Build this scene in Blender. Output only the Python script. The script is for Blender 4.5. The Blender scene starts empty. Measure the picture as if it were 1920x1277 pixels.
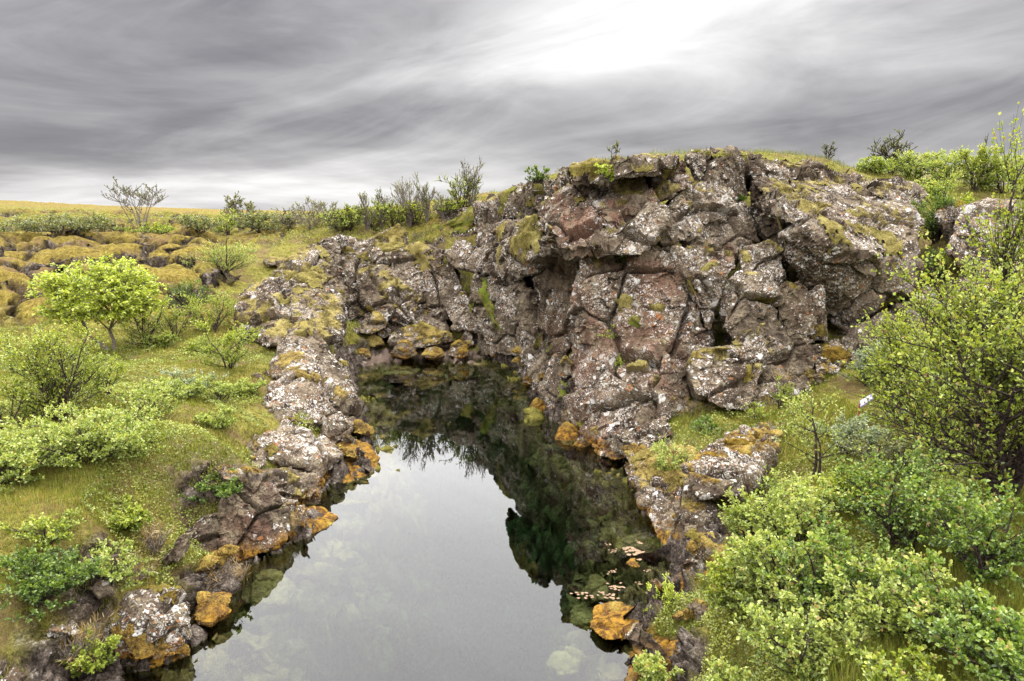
import bpy, bmesh, math, random
import numpy as np
from mathutils import Vector
from mathutils.bvhtree import BVHTree

SC = bpy.context.scene
COL = SC.collection
# ------------------------------------------------------------------ camera
FPX = 1280.0
CAMZ = 5.0
PITCH = math.radians(10.5)
cam_d = bpy.data.cameras.new("camera")
cam = bpy.data.objects.new("camera", cam_d)
COL.objects.link(cam)
cam.location = (0, 0, CAMZ)
cam.rotation_euler = (math.radians(90) - PITCH, 0, 0)
cam_d.sensor_width = 36.0
cam_d.lens = 36.0 * FPX / 1920.0
cam_d.clip_start = 0.1
cam_d.clip_end = 6000
SC.camera = cam
cP, sP = math.cos(PITCH), math.sin(PITCH)

def raydir(px, py):
    dx = (px - 960.0) / FPX
    dy = (638.5 - py) / FPX
    return Vector((dx, cP + dy * sP, -sP + dy * cP))
def PY(px, py, Y):
    d = raydir(px, py); t = Y / d.y
    return Vector((d.x * t, Y, CAMZ + d.z * t))
def PZ(px, py, z):
    d = raydir(px, py); t = (z - CAMZ) / d.z
    return Vector((d.x * t, d.y * t, z))

# ------------------------------------------------------------------ render, sky, sun
SC.view_settings.view_transform = 'Standard'
SC.view_settings.look = 'None'
SC.view_settings.exposure = 0.32
SC.view_settings.gamma = 1.0
SC.render.engine = 'CYCLES'
SC.cycles.max_bounces = 6
SC.cycles.transparent_max_bounces = 12
SC.cycles.use_denoising = True
SUN_AZ, SUN_EL = math.radians(28), math.radians(52)

class NT:
    """small node-graph helper"""
    def __init__(s, tree):
        s.t = tree; s.n = tree.nodes; s.l = tree.links
    def node(s, kind, ins=None, **props):
        nd = s.n.new(kind)
        for k, v in props.items(): setattr(nd, k, v)
        for k, v in (ins or {}).items(): s.put(nd.inputs[k], v)
        return nd
    def put(s, sock, v):
        if isinstance(v, bpy.types.NodeSocket): s.l.new(v, sock)
        elif isinstance(v, bpy.types.Node): s.l.new(v.outputs[0], sock)
        else:
            if isinstance(v, (tuple, list)) and len(v) == 3 and sock.type == 'RGBA': v = (*v, 1)
            sock.default_value = v
    def m(s, op, a, b=None, c=None, clamp=False):
        nd = s.n.new('ShaderNodeMath'); nd.operation = op; nd.use_clamp = clamp
        s.put(nd.inputs[0], a)
        if b is not None: s.put(nd.inputs[1], b)
        if c is not None: s.put(nd.inputs[2], c)
        return nd.outputs[0]
    def ramp01(s, v, lo, hi):          # smooth 0..1
        nd = s.node('ShaderNodeMapRange', {'Value': v, 'From Min': lo, 'From Max': hi}, interpolation_type='SMOOTHSTEP')
        return nd.outputs[0]
    def mix(s, f, a, b, blend='MIX'):
        nd = s.n.new('ShaderNodeMix'); nd.data_type = 'RGBA'; nd.blend_type = blend
        s.put(nd.inputs[0], f); s.put(nd.inputs[6], a); s.put(nd.inputs[7], b)
        return nd.outputs[2]
    def noise(s, vec, scale, detail=4, rough=0.55, dist=0.0):
        nd = s.node('ShaderNodeTexNoise', {'Scale': scale, 'Detail': detail, 'Roughness': rough, 'Distortion': dist})
        if vec is not None: s.put(nd.inputs['Vector'], vec)
        return nd.outputs['Fac']
    def voro(s, vec, scale, feature='F1', rnd=1.0):
        nd = s.node('ShaderNodeTexVoronoi', {'Scale': scale, 'Randomness': rnd}, feature=feature)
        if vec is not None: s.put(nd.inputs['Vector'], vec)
        return nd
    def vmul(s, vec, k):
        nd = s.n.new('ShaderNodeVectorMath'); nd.operation = 'MULTIPLY'
        s.put(nd.inputs[0], vec); nd.inputs[1].default_value = k
        return nd.outputs[0]
    def ramp(s, v, stops):
        nd = s.n.new('ShaderNodeValToRGB'); cr = nd.color_ramp
        while len(cr.elements) < len(stops): cr.elements.new(0.5)
        for e, (p, c) in zip(cr.elements, stops):
            e.position = p; e.color = (*c, 1) if len(c) == 3 else c
        s.put(nd.inputs[0], v)
        return nd.outputs[0]

def build_world():
    w = bpy.data.worlds.new("World"); SC.world = w; w.use_nodes = True
    g = NT(w.node_tree); g.n.clear()
    out = g.node('ShaderNodeOutputWorld')
    sky = g.node('ShaderNodeTexSky', sky_type='NISHITA', sun_disc=False, sun_elevation=SUN_EL, sun_rotation=SUN_AZ)
    tc = g.node('ShaderNodeTexCoord')
    d = g.node('ShaderNodeVectorMath', {0: tc.outputs['Generated']}, operation='NORMALIZE').outputs[0]
    sep = g.node('ShaderNodeSeparateXYZ', {0: d})
    x, y, z = sep.outputs
    zz = g.m('ADD', g.m('MAXIMUM', z, 0.0), 0.10)
    u = g.m('DIVIDE', x, zz); v = g.m('DIVIDE', y, zz)
    # cloud layer seen in perspective: sheets drawn out along one wind direction
    ca, sa = math.cos(math.radians(62)), math.sin(math.radians(62))
    p = g.m('ADD', g.m('MULTIPLY', u, ca), g.m('MULTIPLY', v, sa))
    q = g.m('SUBTRACT', g.m('MULTIPLY', v, ca), g.m('MULTIPLY', u, sa))
    vec = g.node('ShaderNodeCombineXYZ', {0: g.m('MULTIPLY', p, 0.30), 1: g.m('MULTIPLY', q, 0.48), 2: 0.0}).outputs[0]
    vec2 = g.node('ShaderNodeCombineXYZ', {0: g.m('MULTIPLY', p, 0.9), 1: g.m('MULTIPLY', q, 1.1), 2: 3.0}).outputs[0]
    n1 = g.noise(vec, 1.1, 5, 0.5, 0.6)
    n2 = g.noise(vec2, 1.6, 7, 0.55, 0.4)
    az = g.m('ARCTAN2', x, y); el = g.m('ARCSINE', z)
    vec3 = g.node('ShaderNodeCombineXYZ', {0: g.m('MULTIPLY', az, 1.6), 1: g.m('SUBTRACT', g.m('MULTIPLY', el, 6.5), g.m('MULTIPLY', az, 1.3)), 2: 7.0}).outputs[0]
    n3 = g.noise(vec3, 1.35, 8, 0.58, 1.5)
    base = g.m('ADD', g.m('MULTIPLY', g.m('SUBTRACT', n1, 0.5), 0.25), g.m('ADD', g.m('MULTIPLY', g.m('SUBTRACT', n2, 0.5), 0.28), g.m('MULTIPLY', g.m('SUBTRACT', n3, 0.5), 0.78)))
    wob = g.m('MULTIPLY', g.m('SUBTRACT', g.noise(vec2, 0.7, 4), 0.5), 0.16)
    def blob(px, py, wa, we, tilt=0.0):
        dd = raydir(px, py).normalized()
        a0 = math.atan2(dd.x, dd.y); e0 = math.asin(dd.z)
        da = g.m('SUBTRACT', az, a0); de = g.m('ADD', g.m('SUBTRACT', g.m('SUBTRACT', el, e0), g.m('MULTIPLY', da, tilt)), g.m('MULTIPLY', wob, 0.45))
        da = g.m('DIVIDE', g.m('ADD', da, wob), wa); de = g.m('DIVIDE', de, we)
        return g.m('EXPONENT', g.m('MULTIPLY', g.m('ADD', g.m('MULTIPLY', da, da), g.m('MULTIPLY', de, de)), -1.0))
    val = g.m('ADD', 0.46, base)
    for (px, py, wa, we, tilt, k) in [
            (1330, -10, .40, .085, 0.05, .50), (1180, 75, .16, .05, .0, .14), (900, 150, .22, .03, .10, .18),
            (1700, 100, .15, .03, .0, .10), (560, 20, .25, .06, .18, -.22), (60, 265, .22, .035, .06, -.22),
            (250, 90, .3, .04, .2, .02), (880, 205, .14, .022, .05, -.12), (1650, 215, .26, .03, .06, -.19),
            (1250, 240, .2, .02, .05, -.05), (1850, 30, .12, .05, 0, -.08),
            (520, 362, .42, .030, .05, .46), (1560, 322, .25, .012, .02, .22), (470, 215, .2, .02, .1, -.08), (620, 160, .2, .02, .2, .07)]:
        val = g.m('ADD', val, g.m('MULTIPLY', blob(px, py, wa, we, tilt), k))
    val = g.m('MINIMUM', g.m('MAXIMUM', val, 0.0), 1.0)
    col = g.ramp(val, [(0.0, (.135, .132, .147)), (0.25, (.235, .23, .245)), (0.5, (.41, .40, .408)), (0.75, (.63, .62, .62)), (1.0, (.86, .855, .85))])
    # an overcast sky brightens towards the zenith
    up = g.ramp01(el, math.radians(15.8), math.radians(21.0))
    hi = g.m('ADD', g.m('ADD', ZEN, g.m('MULTIPLY', g.ramp01(el, math.radians(35), math.radians(60)), 1.3)), g.m('MULTIPLY', base, 1.2))
    hicol = g.mix(1.0, (1.0, .988, .992), g.node('ShaderNodeCombineColor', {0: hi, 1: hi, 2: hi}).outputs[0], 'MULTIPLY')
    col = g.mix(up, col, hicol)
    cloud = g.node('ShaderNodeVectorMath', {0: col, 1: (10, 10, 10)}, operation='MULTIPLY').outputs[0]
    tot = g.mix(0.97, sky.outputs[0], cloud)
    bg = g.node('ShaderNodeBackground', {'Color': tot, 'Strength': 0.1})
    g.l.new(bg.outputs[0], out.inputs[0])
ZEN = 3.7
build_world()
sun_d = bpy.data.lights.new("sun", 'SUN'); sun_d.energy = 2.8; sun_d.angle = math.radians(12); sun_d.color = (1.0, .96, .9)
sun = bpy.data.objects.new("sun", sun_d); COL.objects.link(sun)
sdir = Vector((math.sin(SUN_AZ) * math.cos(SUN_EL), math.cos(SUN_AZ) * math.cos(SUN_EL), math.sin(SUN_EL)))
sun.rotation_euler = sdir.to_track_quat('Z', 'Y').to_euler()
sun.location = (0, 0, 60)

# ------------------------------------------------------------------ numpy noise
def _h(ix, iy, iz, s):
    n = (ix.astype(np.int64) * 374761393 + iy.astype(np.int64) * 668265263 + iz.astype(np.int64) * 2147483647 + s * 974634777) & 0xFFFFFFFF
    n = ((n ^ (n >> 13)) * 1274126177) & 0xFFFFFFFF
    n = ((n ^ (n >> 16)) * 2246822519) & 0xFFFFFFFF
    return ((n ^ (n >> 15)) & 0xFFFFFF) / float(0xFFFFFF)
def vnoise(P, s=0):
    I = np.floor(P).astype(np.int64); F = P - I; F = F * F * F * (F * (F * 6 - 15) + 10)
    r = 0
    for a in (0, 1):
        for b in (0, 1):
            for c in (0, 1):
                w = (F[:, 0] if a else 1 - F[:, 0]) * (F[:, 1] if b else 1 - F[:, 1]) * (F[:, 2] if c else 1 - F[:, 2])
                r = r + w * _h(I[:, 0] + a, I[:, 1] + b, I[:, 2] + c, s)
    return r * 2 - 1
def fbm(P, octv=4, s=0, gain=.5):
    r = 0; a = 1.0; t = 0
    for o in range(octv):
        r = r + a * vnoise(P * (2.03 ** o) + 17.3 * o, s + o); t += a; a *= gain
    return r / t
def worley(P, s=0):
    """nearest feature point: F1, F2, cell randoms (n,4), vector to it"""
    I = np.floor(P).astype(np.int64)
    n = len(P); F1 = np.full(n, 9.0); F2 = np.full(n, 9.0)
    R = np.zeros((n, 4)); V = np.zeros((n, 3))
    for a in (-1, 0, 1):
        for b in (-1, 0, 1):
            for c in (-1, 0, 1):
                jx, jy, jz = I[:, 0] + a, I[:, 1] + b, I[:, 2] + c
                v = np.stack([jx + _h(jx, jy, jz, s), jy + _h(jx, jy, jz, s + 1), jz + _h(jx, jy, jz, s + 2)], 1) - P
                d = np.sqrt((v * v).sum(1))
                near = d < F1
                F2 = np.where(near, F1, np.minimum(F2, d)); F1 = np.where(near, d, F1)
                if near.any():
                    V[near] = v[near]
                    k = np.where(near)[0]
                    for q in range(4): R[k, q] = _h(jx[k], jy[k], jz[k], s + 10 + q)
    return F1, F2, R, V
def sstep(x, a, b):
    t = np.clip((x - a) / (b - a), 0, 1); return t * t * (3 - 2 * t)
def facets(P, scale, s, off, tilt, crack=0.0, cw=.05):
    """broken-stone relief: every cell its own offset and tilted plane, cracks between"""
    F1, F2, R, V = worley(P / scale, s)
    d = (R[:, 0] - .5) * 2 * off - tilt * ((R[:, 1] - .5) * V[:, 0] + (R[:, 2] - .5) * V[:, 1] + (R[:, 3] - .5) * V[:, 2]) * 2
    if crack: d = d - crack * np.exp(-((F2 - F1) / cw) ** 2)
    return d

# ------------------------------------------------------------------ object helpers
LABELS = {}
def tag(o, label=None, cat=None, group=None, kind=None):
    if label: o['label'] = label
    if cat: o['category'] = cat
    if group: o['group'] = group
    if kind: o['kind'] = kind
    return o
def link(name, me, parent=None, mat=None):
    o = bpy.data.objects.new(name, me); COL.objects.link(o)
    if mat is not None: me.materials.append(mat)
    if parent is not None: o.parent = parent
    return o
def empty(name, loc):
    o = bpy.data.objects.new(name, None); COL.objects.link(o); o.location = loc; o.empty_display_size = .2
    return o
def np_mesh(name, V, faces_idx, nper, attrs=None, smooth=False):
    """mesh from numpy: V (n,3), faces_idx flat, nper = verts per face (int or array)"""
    me = bpy.data.meshes.new(name)
    V = np.asarray(V, dtype=np.float32); F = np.asarray(faces_idx, dtype=np.int32).ravel()
    nf = len(F) // nper if isinstance(nper, int) else len(nper)
    tot = np.full(nf, nper, dtype=np.int32) if isinstance(nper, int) else np.asarray(nper, dtype=np.int32)
    st = np.concatenate([[0], np.cumsum(tot)[:-1]]).astype(np.int32)
    me.vertices.add(len(V)); me.vertices.foreach_set('co', V.ravel())
    me.loops.add(len(F)); me.loops.foreach_set('vertex_index', F)
    me.polygons.add(nf); me.polygons.foreach_set('loop_start', st); me.polygons.foreach_set('loop_total', tot)
    me.polygons.foreach_set('use_smooth', np.full(nf, bool(smooth)))
    for k, a in (attrs or {}).items():
        at = me.attributes.new(k, 'FLOAT', 'POINT'); at.data.foreach_set('value', np.asarray(a, dtype=np.float32))
    me.update(calc_edges=True)
    return me

# ------------------------------------------------------------------ materials
def new_mat(name):
    m = bpy.data.materials.new(name); m.use_nodes = True
    g = NT(m.node_tree); g.n.clear()
    out = g.node('ShaderNodeOutputMaterial')
    return m, g, out
def attr(g, name, kind='GEOMETRY'):
    return g.node('ShaderNodeAttribute', attribute_name=name, attribute_type=kind).outputs['Fac']

def moss_colour(g, pos, orange):
    a = g.noise(pos, 2.6, 5, .65); b = g.noise(pos, 30, 6, .8)
    f = g.m('SUBTRACT', g.m('ADD', g.m('MULTIPLY', a, .75), g.m('MULTIPLY', b, .85)), .21)
    c1 = g.ramp(f, [(.43, (.036, .027, .011)), (.54, (.125, .096, .028)), (.65, (.235, .190, .062)), (.78, (.36, .31, .13))])
    c2 = g.ramp(f, [(.43, (.022, .012, .005)), (.54, (.095, .050, .012)), (.63, (.225, .128, .018)), (.76, (.28, .23, .045))])
    return g.mix(orange, c1, c2)

def rock_material():
    m, g, out = new_mat('lava_rock')
    pos = g.node('ShaderNodeNewGeometry').outputs['Position']
    nz = g.node('ShaderNodeSeparateXYZ', {0: g.node('ShaderNodeNewGeometry').outputs['Normal']}).outputs[2]
    z = g.node('ShaderNodeSeparateXYZ', {0: pos}).outputs[2]
    moss = attr(g, 'moss'); red = attr(g, 'red', 'OBJECT'); lich = attr(g, 'lichen', 'OBJECT'); orng = attr(g, 'orange', 'OBJECT')
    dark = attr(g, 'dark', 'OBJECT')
    warp = g.node('ShaderNodeTexNoise', {'Vector': pos, 'Scale': 3.0, 'Detail': 3.0}).outputs['Color']
    wpos = g.node('ShaderNodeVectorMath', {0: pos, 1: g.vmul(warp, (.25, .25, .25))}, operation='ADD').outputs[0]
    a = g.noise(wpos, 1.3, 7, .62); b = g.noise(wpos, 9, 6, .68)
    f = g.m('ADD', g.m('MULTIPLY', a, .55), g.m('MULTIPLY', b, .45))
    col = g.ramp(f, [(.36, (.024, .018, .012)), (.45, (.078, .058, .040)), (.54, (.158, .121, .084)), (.64, (.26, .208, .148))])
    stain = g.noise(pos, .55, 5, .6)
    col = g.mix(g.ramp01(stain, .58, .40), col, g.mix(1.0, col, (.52, .47, .44), 'MULTIPLY'))
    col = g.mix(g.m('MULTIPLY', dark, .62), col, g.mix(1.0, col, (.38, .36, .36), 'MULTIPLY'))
    rf = g.m('MULTIPLY', g.ramp01(g.noise(wpos, .8, 5, .6), .42, .62), red)
    col = g.mix(rf, col, g.mix(b, (.095, .052, .034), (.24, .135, .090)))
    # lichens: round thalli of three sizes that run together where they are dense
    gate = g.noise(wpos, 1.15, 5, .6)
    prob = g.m('ADD', g.m('ADD', .07, g.m('MULTIPLY', lich, .26)), g.m('ADD', g.m('MULTIPLY', nz, .10), g.m('MULTIPLY', g.m('SUBTRACT', gate, .5), 4.6)))
    jit = g.m('MULTIPLY', g.noise(pos, 38, 5, .75), .42)
    tanp = g.m('MULTIPLY', g.ramp01(g.noise(pos, 3.3, 6, .65), .50, .62), .55)
    col = g.mix(tanp, col, (.225, .185, .12))
    pit = g.ramp01(g.noise(pos, 21, 6, .8), .47, .36)
    col = g.mix(g.m('MULTIPLY', pit, .85), col, (.020, .015, .012))
    v2 = None
    for sc_, k_, th_ in ((48.0, .62, .24), (23.0, .72, .24), (10.0, .55, .24), (4.6, .24, .22)):
        vv = g.voro(wpos, sc_); vr = g.node('ShaderNodeSeparateColor', {0: vv.outputs['Color']})
        on = g.m('MULTIPLY', g.m('LESS_THAN', vr.outputs[0], g.m('MULTIPLY', prob, k_)), g.m('LESS_THAN', g.m('SUBTRACT', vv.outputs['Distance'], jit), th_))
        lc = g.ramp(vr.outputs[1], [(0.0, (.24, .21, .18)), (.35, (.38, .35, .31)), (.70, (.60, .585, .56)), (.78, (.26, .225, .14)), (.93, (.24, .10, .035))])
        col = g.mix(g.m('MULTIPLY', on, g.m('ADD', .55, g.m('MULTIPLY', b, .6))), col, lc)
        if v2 is None: v2 = vv
    dk = g.voro(pos, 34.0); dkr = g.node('ShaderNodeSeparateColor', {0: dk.outputs['Color']})
    dm_ = g.m('MULTIPLY', g.m('GREATER_THAN', dkr.outputs[0], .60), g.m('LESS_THAN', g.m('SUBTRACT', dk.outputs['Distance'], jit), .16))
    col = g.mix(g.m('MULTIPLY', dm_, .75), col, (.030, .024, .020))
    # moss
    col = g.mix(moss, col, moss_colour(g, pos, orng))
    # algae band along the waterline, brown coat under water
    zn = g.m('SUBTRACT', z, g.m('MULTIPLY', g.noise(pos, 2.5, 4), .42))
    band = g.m('MULTIPLY', g.ramp01(zn, .10, -.10), g.ramp01(g.noise(pos, 1.6, 3), .33, .5))
    col = g.mix(band, col, g.mix(g.ramp01(b, .4, .62), (.07, .032, .010), (.27, .145, .018)))
    under = g.ramp01(z, .02, -.02)
    uc = g.ramp(f, [(.36, (.03, .026, .008)), (.5, (.10, .088, .026)), (.66, (.21, .19, .065))])
    col = g.mix(under, col, uc)
    bump = g.m('ADD', g.m('MULTIPLY', g.noise(pos, 14, 8, .75), 1.0), g.m('MULTIPLY', v2.outputs['Distance'], g.m('ADD', .10, g.m('MULTIPLY', moss, .25))))
    bn = g.node('ShaderNodeBump', {'Height': bump, 'Strength': 0.85, 'Distance': 0.05})
    bs = g.node('ShaderNodeBsdfPrincipled', {'Base Color': col, 'Roughness': .92, 'Specular IOR Level': .15, 'Normal': bn.outputs[0]})
    g.l.new(bs.outputs[0], out.inputs[0])
    return m

def moss_material():
    m, g, out = new_mat('moss')
    pos = g.node('ShaderNodeNewGeometry').outputs['Position']
    orng = attr(g, 'orange', 'OBJECT'); grn = attr(g, 'green', 'OBJECT')
    c = moss_colour(g, pos, orng)
    c = g.mix(g.m('MULTIPLY', grn, g.ramp01(g.noise(pos, 5, 4), .35, .6)), c, (.13, .17, .02))
    h = g.m('ADD', g.noise(pos, 55, 5, .8), g.m('MULTIPLY', g.noise(pos, 16, 3), .8))
    bn = g.node('ShaderNodeBump', {'Height': h, 'Strength': 1.0, 'Distance': .05})
    bs = g.node('ShaderNodeBsdfPrincipled', {'Base Color': c, 'Roughness': 1.0, 'Specular IOR Level': .05, 'Normal': bn.outputs[0]})
    g.l.new(bs.outputs[0], out.inputs[0])
    return m

def ground_material():
    m, g, out = new_mat('ground_cover')
    geo = g.node('ShaderNodeNewGeometry'); pos = geo.outputs['Position']
    z = g.node('ShaderNodeSeparateXYZ', {0: pos}).outputs[2]
    rk = attr(g, 'rock'); gr = attr(g, 'green'); sand = attr(g, 'sand')
    a = g.noise(pos, .55, 5, .6); b = g.noise(pos, 7, 6, .7); c = g.noise(pos, 34, 4, .75)
    f = g.m('ADD', g.m('MULTIPLY', b, .5), g.m('MULTIPLY', c, .5))
    mossc = g.ramp(f, [(.38, (.035, .024, .007)), (.47, (.120, .088, .020)), (.56, (.225, .172, .038)), (.67, (.34, .285, .085))])
    grs = g.ramp(f, [(.38, (.040, .036, .010)), (.48, (.125, .115, .024)), (.57, (.215, .195, .045)), (.68, (.30, .25, .08))])
    gg = g.ramp01(g.m('ADD', gr, g.m('MULTIPLY', g.m('SUBTRACT', a, .5), 1.7)), .3, .7)
    col = g.mix(gg, mossc, grs)
    soil = g.m('MULTIPLY', g.ramp01(g.noise(pos, 1.1, 6, .65), .50, .62), .6)
    col = g.mix(soil, col, g.mix(c, (.06, .032, .020), (.19, .115, .075)))
    rcol = g.ramp(g.m('ADD', g.m('MULTIPLY', g.noise(pos, 4.5, 8, .75), .65), g.m('MULTIPLY', c, .35)), [(.42, (.016, .012, .010)), (.50, (.065, .050, .040)), (.57, (.16, .13, .105)), (.63, (.42, .40, .37))])
    col = g.mix(rk, col, rcol)
    sandf = g.ramp01(g.m('ADD', sand, g.m('MULTIPLY', g.m('SUBTRACT', b, .5), 1.2)), .25, .6)
    col = g.mix(sandf, col, g.mix(c, (.11, .072, .05), (.27, .205, .165)))
    uc = g.ramp(f, [(.38, (.028, .024, .008)), (.5, (.09, .080, .026)), (.64, (.19, .17, .06))])
    col = g.mix(g.ramp01(z, .03, -.03), col, uc)
    h = g.m('ADD', c, g.m('MULTIPLY', b, 1.6))
    bn = g.node('ShaderNodeBump', {'Height': h, 'Strength': .8, 'Distance': .06})
    bs = g.node('ShaderNodeBsdfPrincipled', {'Base Color': col, 'Roughness': 1.0, 'Specular IOR Level': .06, 'Normal': bn.outputs[0]})
    g.l.new(bs.outputs[0], out.inputs[0])
    return m

def leaf_material(name, dark, mid, lite, tip=(.34, .22, .08), trans=.35):
    m, g, out = new_mat(name)
    r = attr(g, 'rnd')
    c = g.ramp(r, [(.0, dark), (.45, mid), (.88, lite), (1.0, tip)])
    df = g.node('ShaderNodeBsdfDiffuse', {'Color': c})
    tr = g.node('ShaderNodeBsdfTranslucent', {'Color': g.mix(1.0, c, (1.15, 1.15, .5), 'MULTIPLY')})
    mx = g.node('ShaderNodeMixShader', {0: trans, 1: df.outputs[0], 2: tr.outputs[0]})
    gl = g.node('ShaderNodeBsdfGlossy', {'Color': (1, 1, 1, 1), 'Roughness': .45})
    mx2 = g.node('ShaderNodeMixShader', {0: .045, 1: mx.outputs[0], 2: gl.outputs[0]})
    g.l.new(mx2.outputs[0], out.inputs[0])
    return m
def bark_material(name, c0, c1):
    m, g, out = new_mat(name)
    pos = g.node('ShaderNodeNewGeometry').outputs['Position']
    c = g.mix(g.ramp01(g.noise(pos, 30, 5, .7), .4, .62), c0, c1)
    bs = g.node('ShaderNodeBsdfPrincipled', {'Base Color': c, 'Roughness': .9, 'Specular IOR Level': .1})
    g.l.new(bs.outputs[0], out.inputs[0])
    return m
def water_material():
    m, g, out = new_mat('clear_water')
    pos = g.node('ShaderNodeNewGeometry').outputs['Position']
    n = g.noise(g.vmul(pos, (1, 1.0, 1)), 2.6, 3, .5)
    bn = g.node('ShaderNodeBump', {'Height': n, 'Strength': .02, 'Distance': .03})
    fr = g.node('ShaderNodeFresnel', {'IOR': 1.58, 'Normal': bn.outputs[0]})
    gl = g.node('ShaderNodeBsdfGlossy', {'Color': (1, 1, 1, 1), 'Roughness': 0.0, 'Normal': bn.outputs[0]})
    tp = g.node('ShaderNodeBsdfTransparent', {'Color': (.97, 1, .98, 1)})
    mx = g.node('ShaderNodeMixShader', {0: fr.outputs[0], 1: tp.outputs[0], 2: gl.outputs[0]})
    g.l.new(mx.outputs[0], out.inputs['Surface'])
    ab = g.node('ShaderNodeVolumeAbsorption', {'Color': (.05, .60, .56, 1), 'Density': .22})
    g.l.new(ab.outputs[0], out.inputs['Volume'])
    return m
M_ROCK = rock_material(); M_MOSS = moss_material(); M_GROUND = ground_material(); M_WATER = water_material()

# ------------------------------------------------------------------ the pool's shoreline and the land heights
SHORE_PX = [(1215, 1277), (1192, 1215), (1195, 1170), (1235, 1130), (1262, 1085), (1250, 1010), (1215, 950), (1190, 895), (1165, 862), (1095, 832),
            (1030, 775), (990, 722), (978, 692), (905, 670), (850, 679), (790, 672), (720, 680), (664, 692), (668, 740), (672, 790),
            (690, 830), (700, 880), (640, 905), (590, 930), (560, 965), (600, 1000), (540, 1025), (450, 1065), (415, 1120),
            (400, 1165), (368, 1195), (320, 1245), (230, 1262), (205, 1290)]
_sh = [PZ(a, b, 0.0) for a, b in SHORE_PX]
SHORE = np.array([(1.6, -8.0), (1.25, 3.0)] + [(p.x, p.y) for p in _sh] + [(-4.2, 4.0), (-4.6, -8.0)])
def shore_dist(x, y):
    """signed distance to the shoreline, positive on land"""
    P = np.stack([x, y], 1); best = np.full(len(P), 1e9); inside = np.zeros(len(P), bool)
    n = len(SHORE)
    for i in range(n):
        A, B = SHORE[i], SHORE[(i + 1) % n]
        AB = B - A; AP = P - A
        t = np.clip((AP @ AB) / (AB @ AB), 0, 1)
        D = AP - t[:, None] * AB
        best = np.minimum(best, (D * D).sum(1))
        c = ((A[1] > P[:, 1]) != (B[1] > P[:, 1]))
        with np.errstate(divide='ignore', invalid='ignore'):
            xi = (B[0] - A[0]) * (P[:, 1] - A[1]) / (B[1] - A[1]) + A[0]
        inside ^= c & (P[:, 0] < xi)
    d = np.sqrt(best)
    return np.where(inside, -d, d)

G_PX = [  # pixel, distance -> ground point
    (0, 1277, 5.8), (150, 1000, 7.6), (0, 1000, 7.3), (100, 1150, 6.3), (350, 940, 8.6), (480, 890, 9.8), (420, 790, 12.5),
    (300, 900, 9.2), (0, 850, 9.8), (100, 780, 12), (300, 720, 14.5), (450, 700, 15.5), (0, 700, 15.2), (200, 662, 17),
    (430, 650, 18.5), (0, 652, 18), (60, 625, 19.6), (330, 620, 20), (0, 560, 22.5), (300, 560, 23), (420, 560, 24), (0, 480, 28), (300, 500, 27),
    (420, 480, 28), (550, 450, 32), (0, 430, 40), (300, 440, 38), (500, 430, 40), (0, 402, 70), (300, 407, 75), (500, 408, 80),
    (-200, 400, 60), (0, 378, 110), (200, 391, 110), (400, 400, 120), (600, 403, 120), (640, 434, 31.5), (750, 424, 32), (880, 402, 32), (820, 440, 30),
    (700, 408, 60), (900, 395, 50), (1000, 352, 24.2), (1150, 318, 23.6), (1300, 310, 23.4), (1400, 306, 23.6), (1500, 308, 23.6), (1580, 322, 23.8), (1650, 345, 24), (1750, 378, 23),
    (1760, 500, 20), (1850, 400, 18), (1900, 372, 35), (1700, 345, 35), (1800, 372, 60), (1300, 345, 35), (1100, 360, 45), (1300, 370, 60),
    (1400, 790, 13), (1600, 760, 13.3), (1550, 700, 15), (1450, 950, 8.7), (1400, 1100, 6.7), (1480, 1150, 6.2),
    (1700, 900, 9), (1920, 900, 8.5), (1700, 1100, 6.1), (1920, 1277, 4.4), (1600, 1277, 4.8), (1900, 700, 13), (1900, 610, 15.5), (1750, 660, 15.5)]
G_XYZ = [(-8, 0, 1.6), (6, 0, 2.0), (2.6, 1.5, 1.5), (-5.5, 1, 1.0), (-20, 10, 2.0), (20, 8, 3.2), (30, 20, 5.0), (-30, 30, 3.8), (60, 60, 7.5),
         (5.4, 20.0, 3.7), (2.2, 18.3, 2.2), (.9, 21.8, 3.3), (7.2, 18.5, 3.0), (5.2, 16.2, 1.4), (9.5, 17.2, 2.2), (-4.0, 24.6, .55), (-2.2, 24.6, .5), (-3.6, 26.8, 1.3),
         (-1.4, 26.4, 1.6), (-5.2, 27.5, 2.0), (-3.8, 29.2, 2.9), (-6, 22, 1.3), (-120, 100, 7), (120, 140, 8), (0, 200, 5.4), (3.15, 10.2, .25), (3.5, 9.3, .35), (2.9, 9.0, .2), (2.6, 8.0, .2), (1.9, 7.0, .2), (2.7, 11.2, .2), (3.6, 11.4, .5), (3.3, 10.4, .15), (-4.3, 8.9, .35), (-3.9, 9.1, .25), (-3.4, 12.2, .1), (-4.2, 11.6, .4), (-3.3, 13.6, .1), (-4.4, 13.6, .6), (-2.7, 12.9, .05), (-3.3, 15.5, .45), (-3.6, 9.6, .35), (-3.0, 10.4, .3), (-4.0, 17.8, .7), (-4.6, 8.4, .5), (-4.6, 7.2, .3), (-200, 260, 8), (200, 300, 8), (0, 600, 6), (-500, 700, 9), (500, 700, 9)]
_gp = np.array([tuple(PY(a, b, c)) for a, b, c in G_PX] + G_XYZ)
def _warp(xy):  # compress far distances so that the interpolation stays well behaved
    r = np.sqrt((xy ** 2).sum(1)) + 1e-6
    return xy * (np.where(r > 30, 30 + 14 * np.log(np.maximum(r, 30) / 30), r) / r)[:, None]
_W = _warp(_gp[:, :2])
_K = np.sqrt(((_W[:, None] - _W[None]) ** 2).sum(2) + .16)
_n = len(_W)
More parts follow.
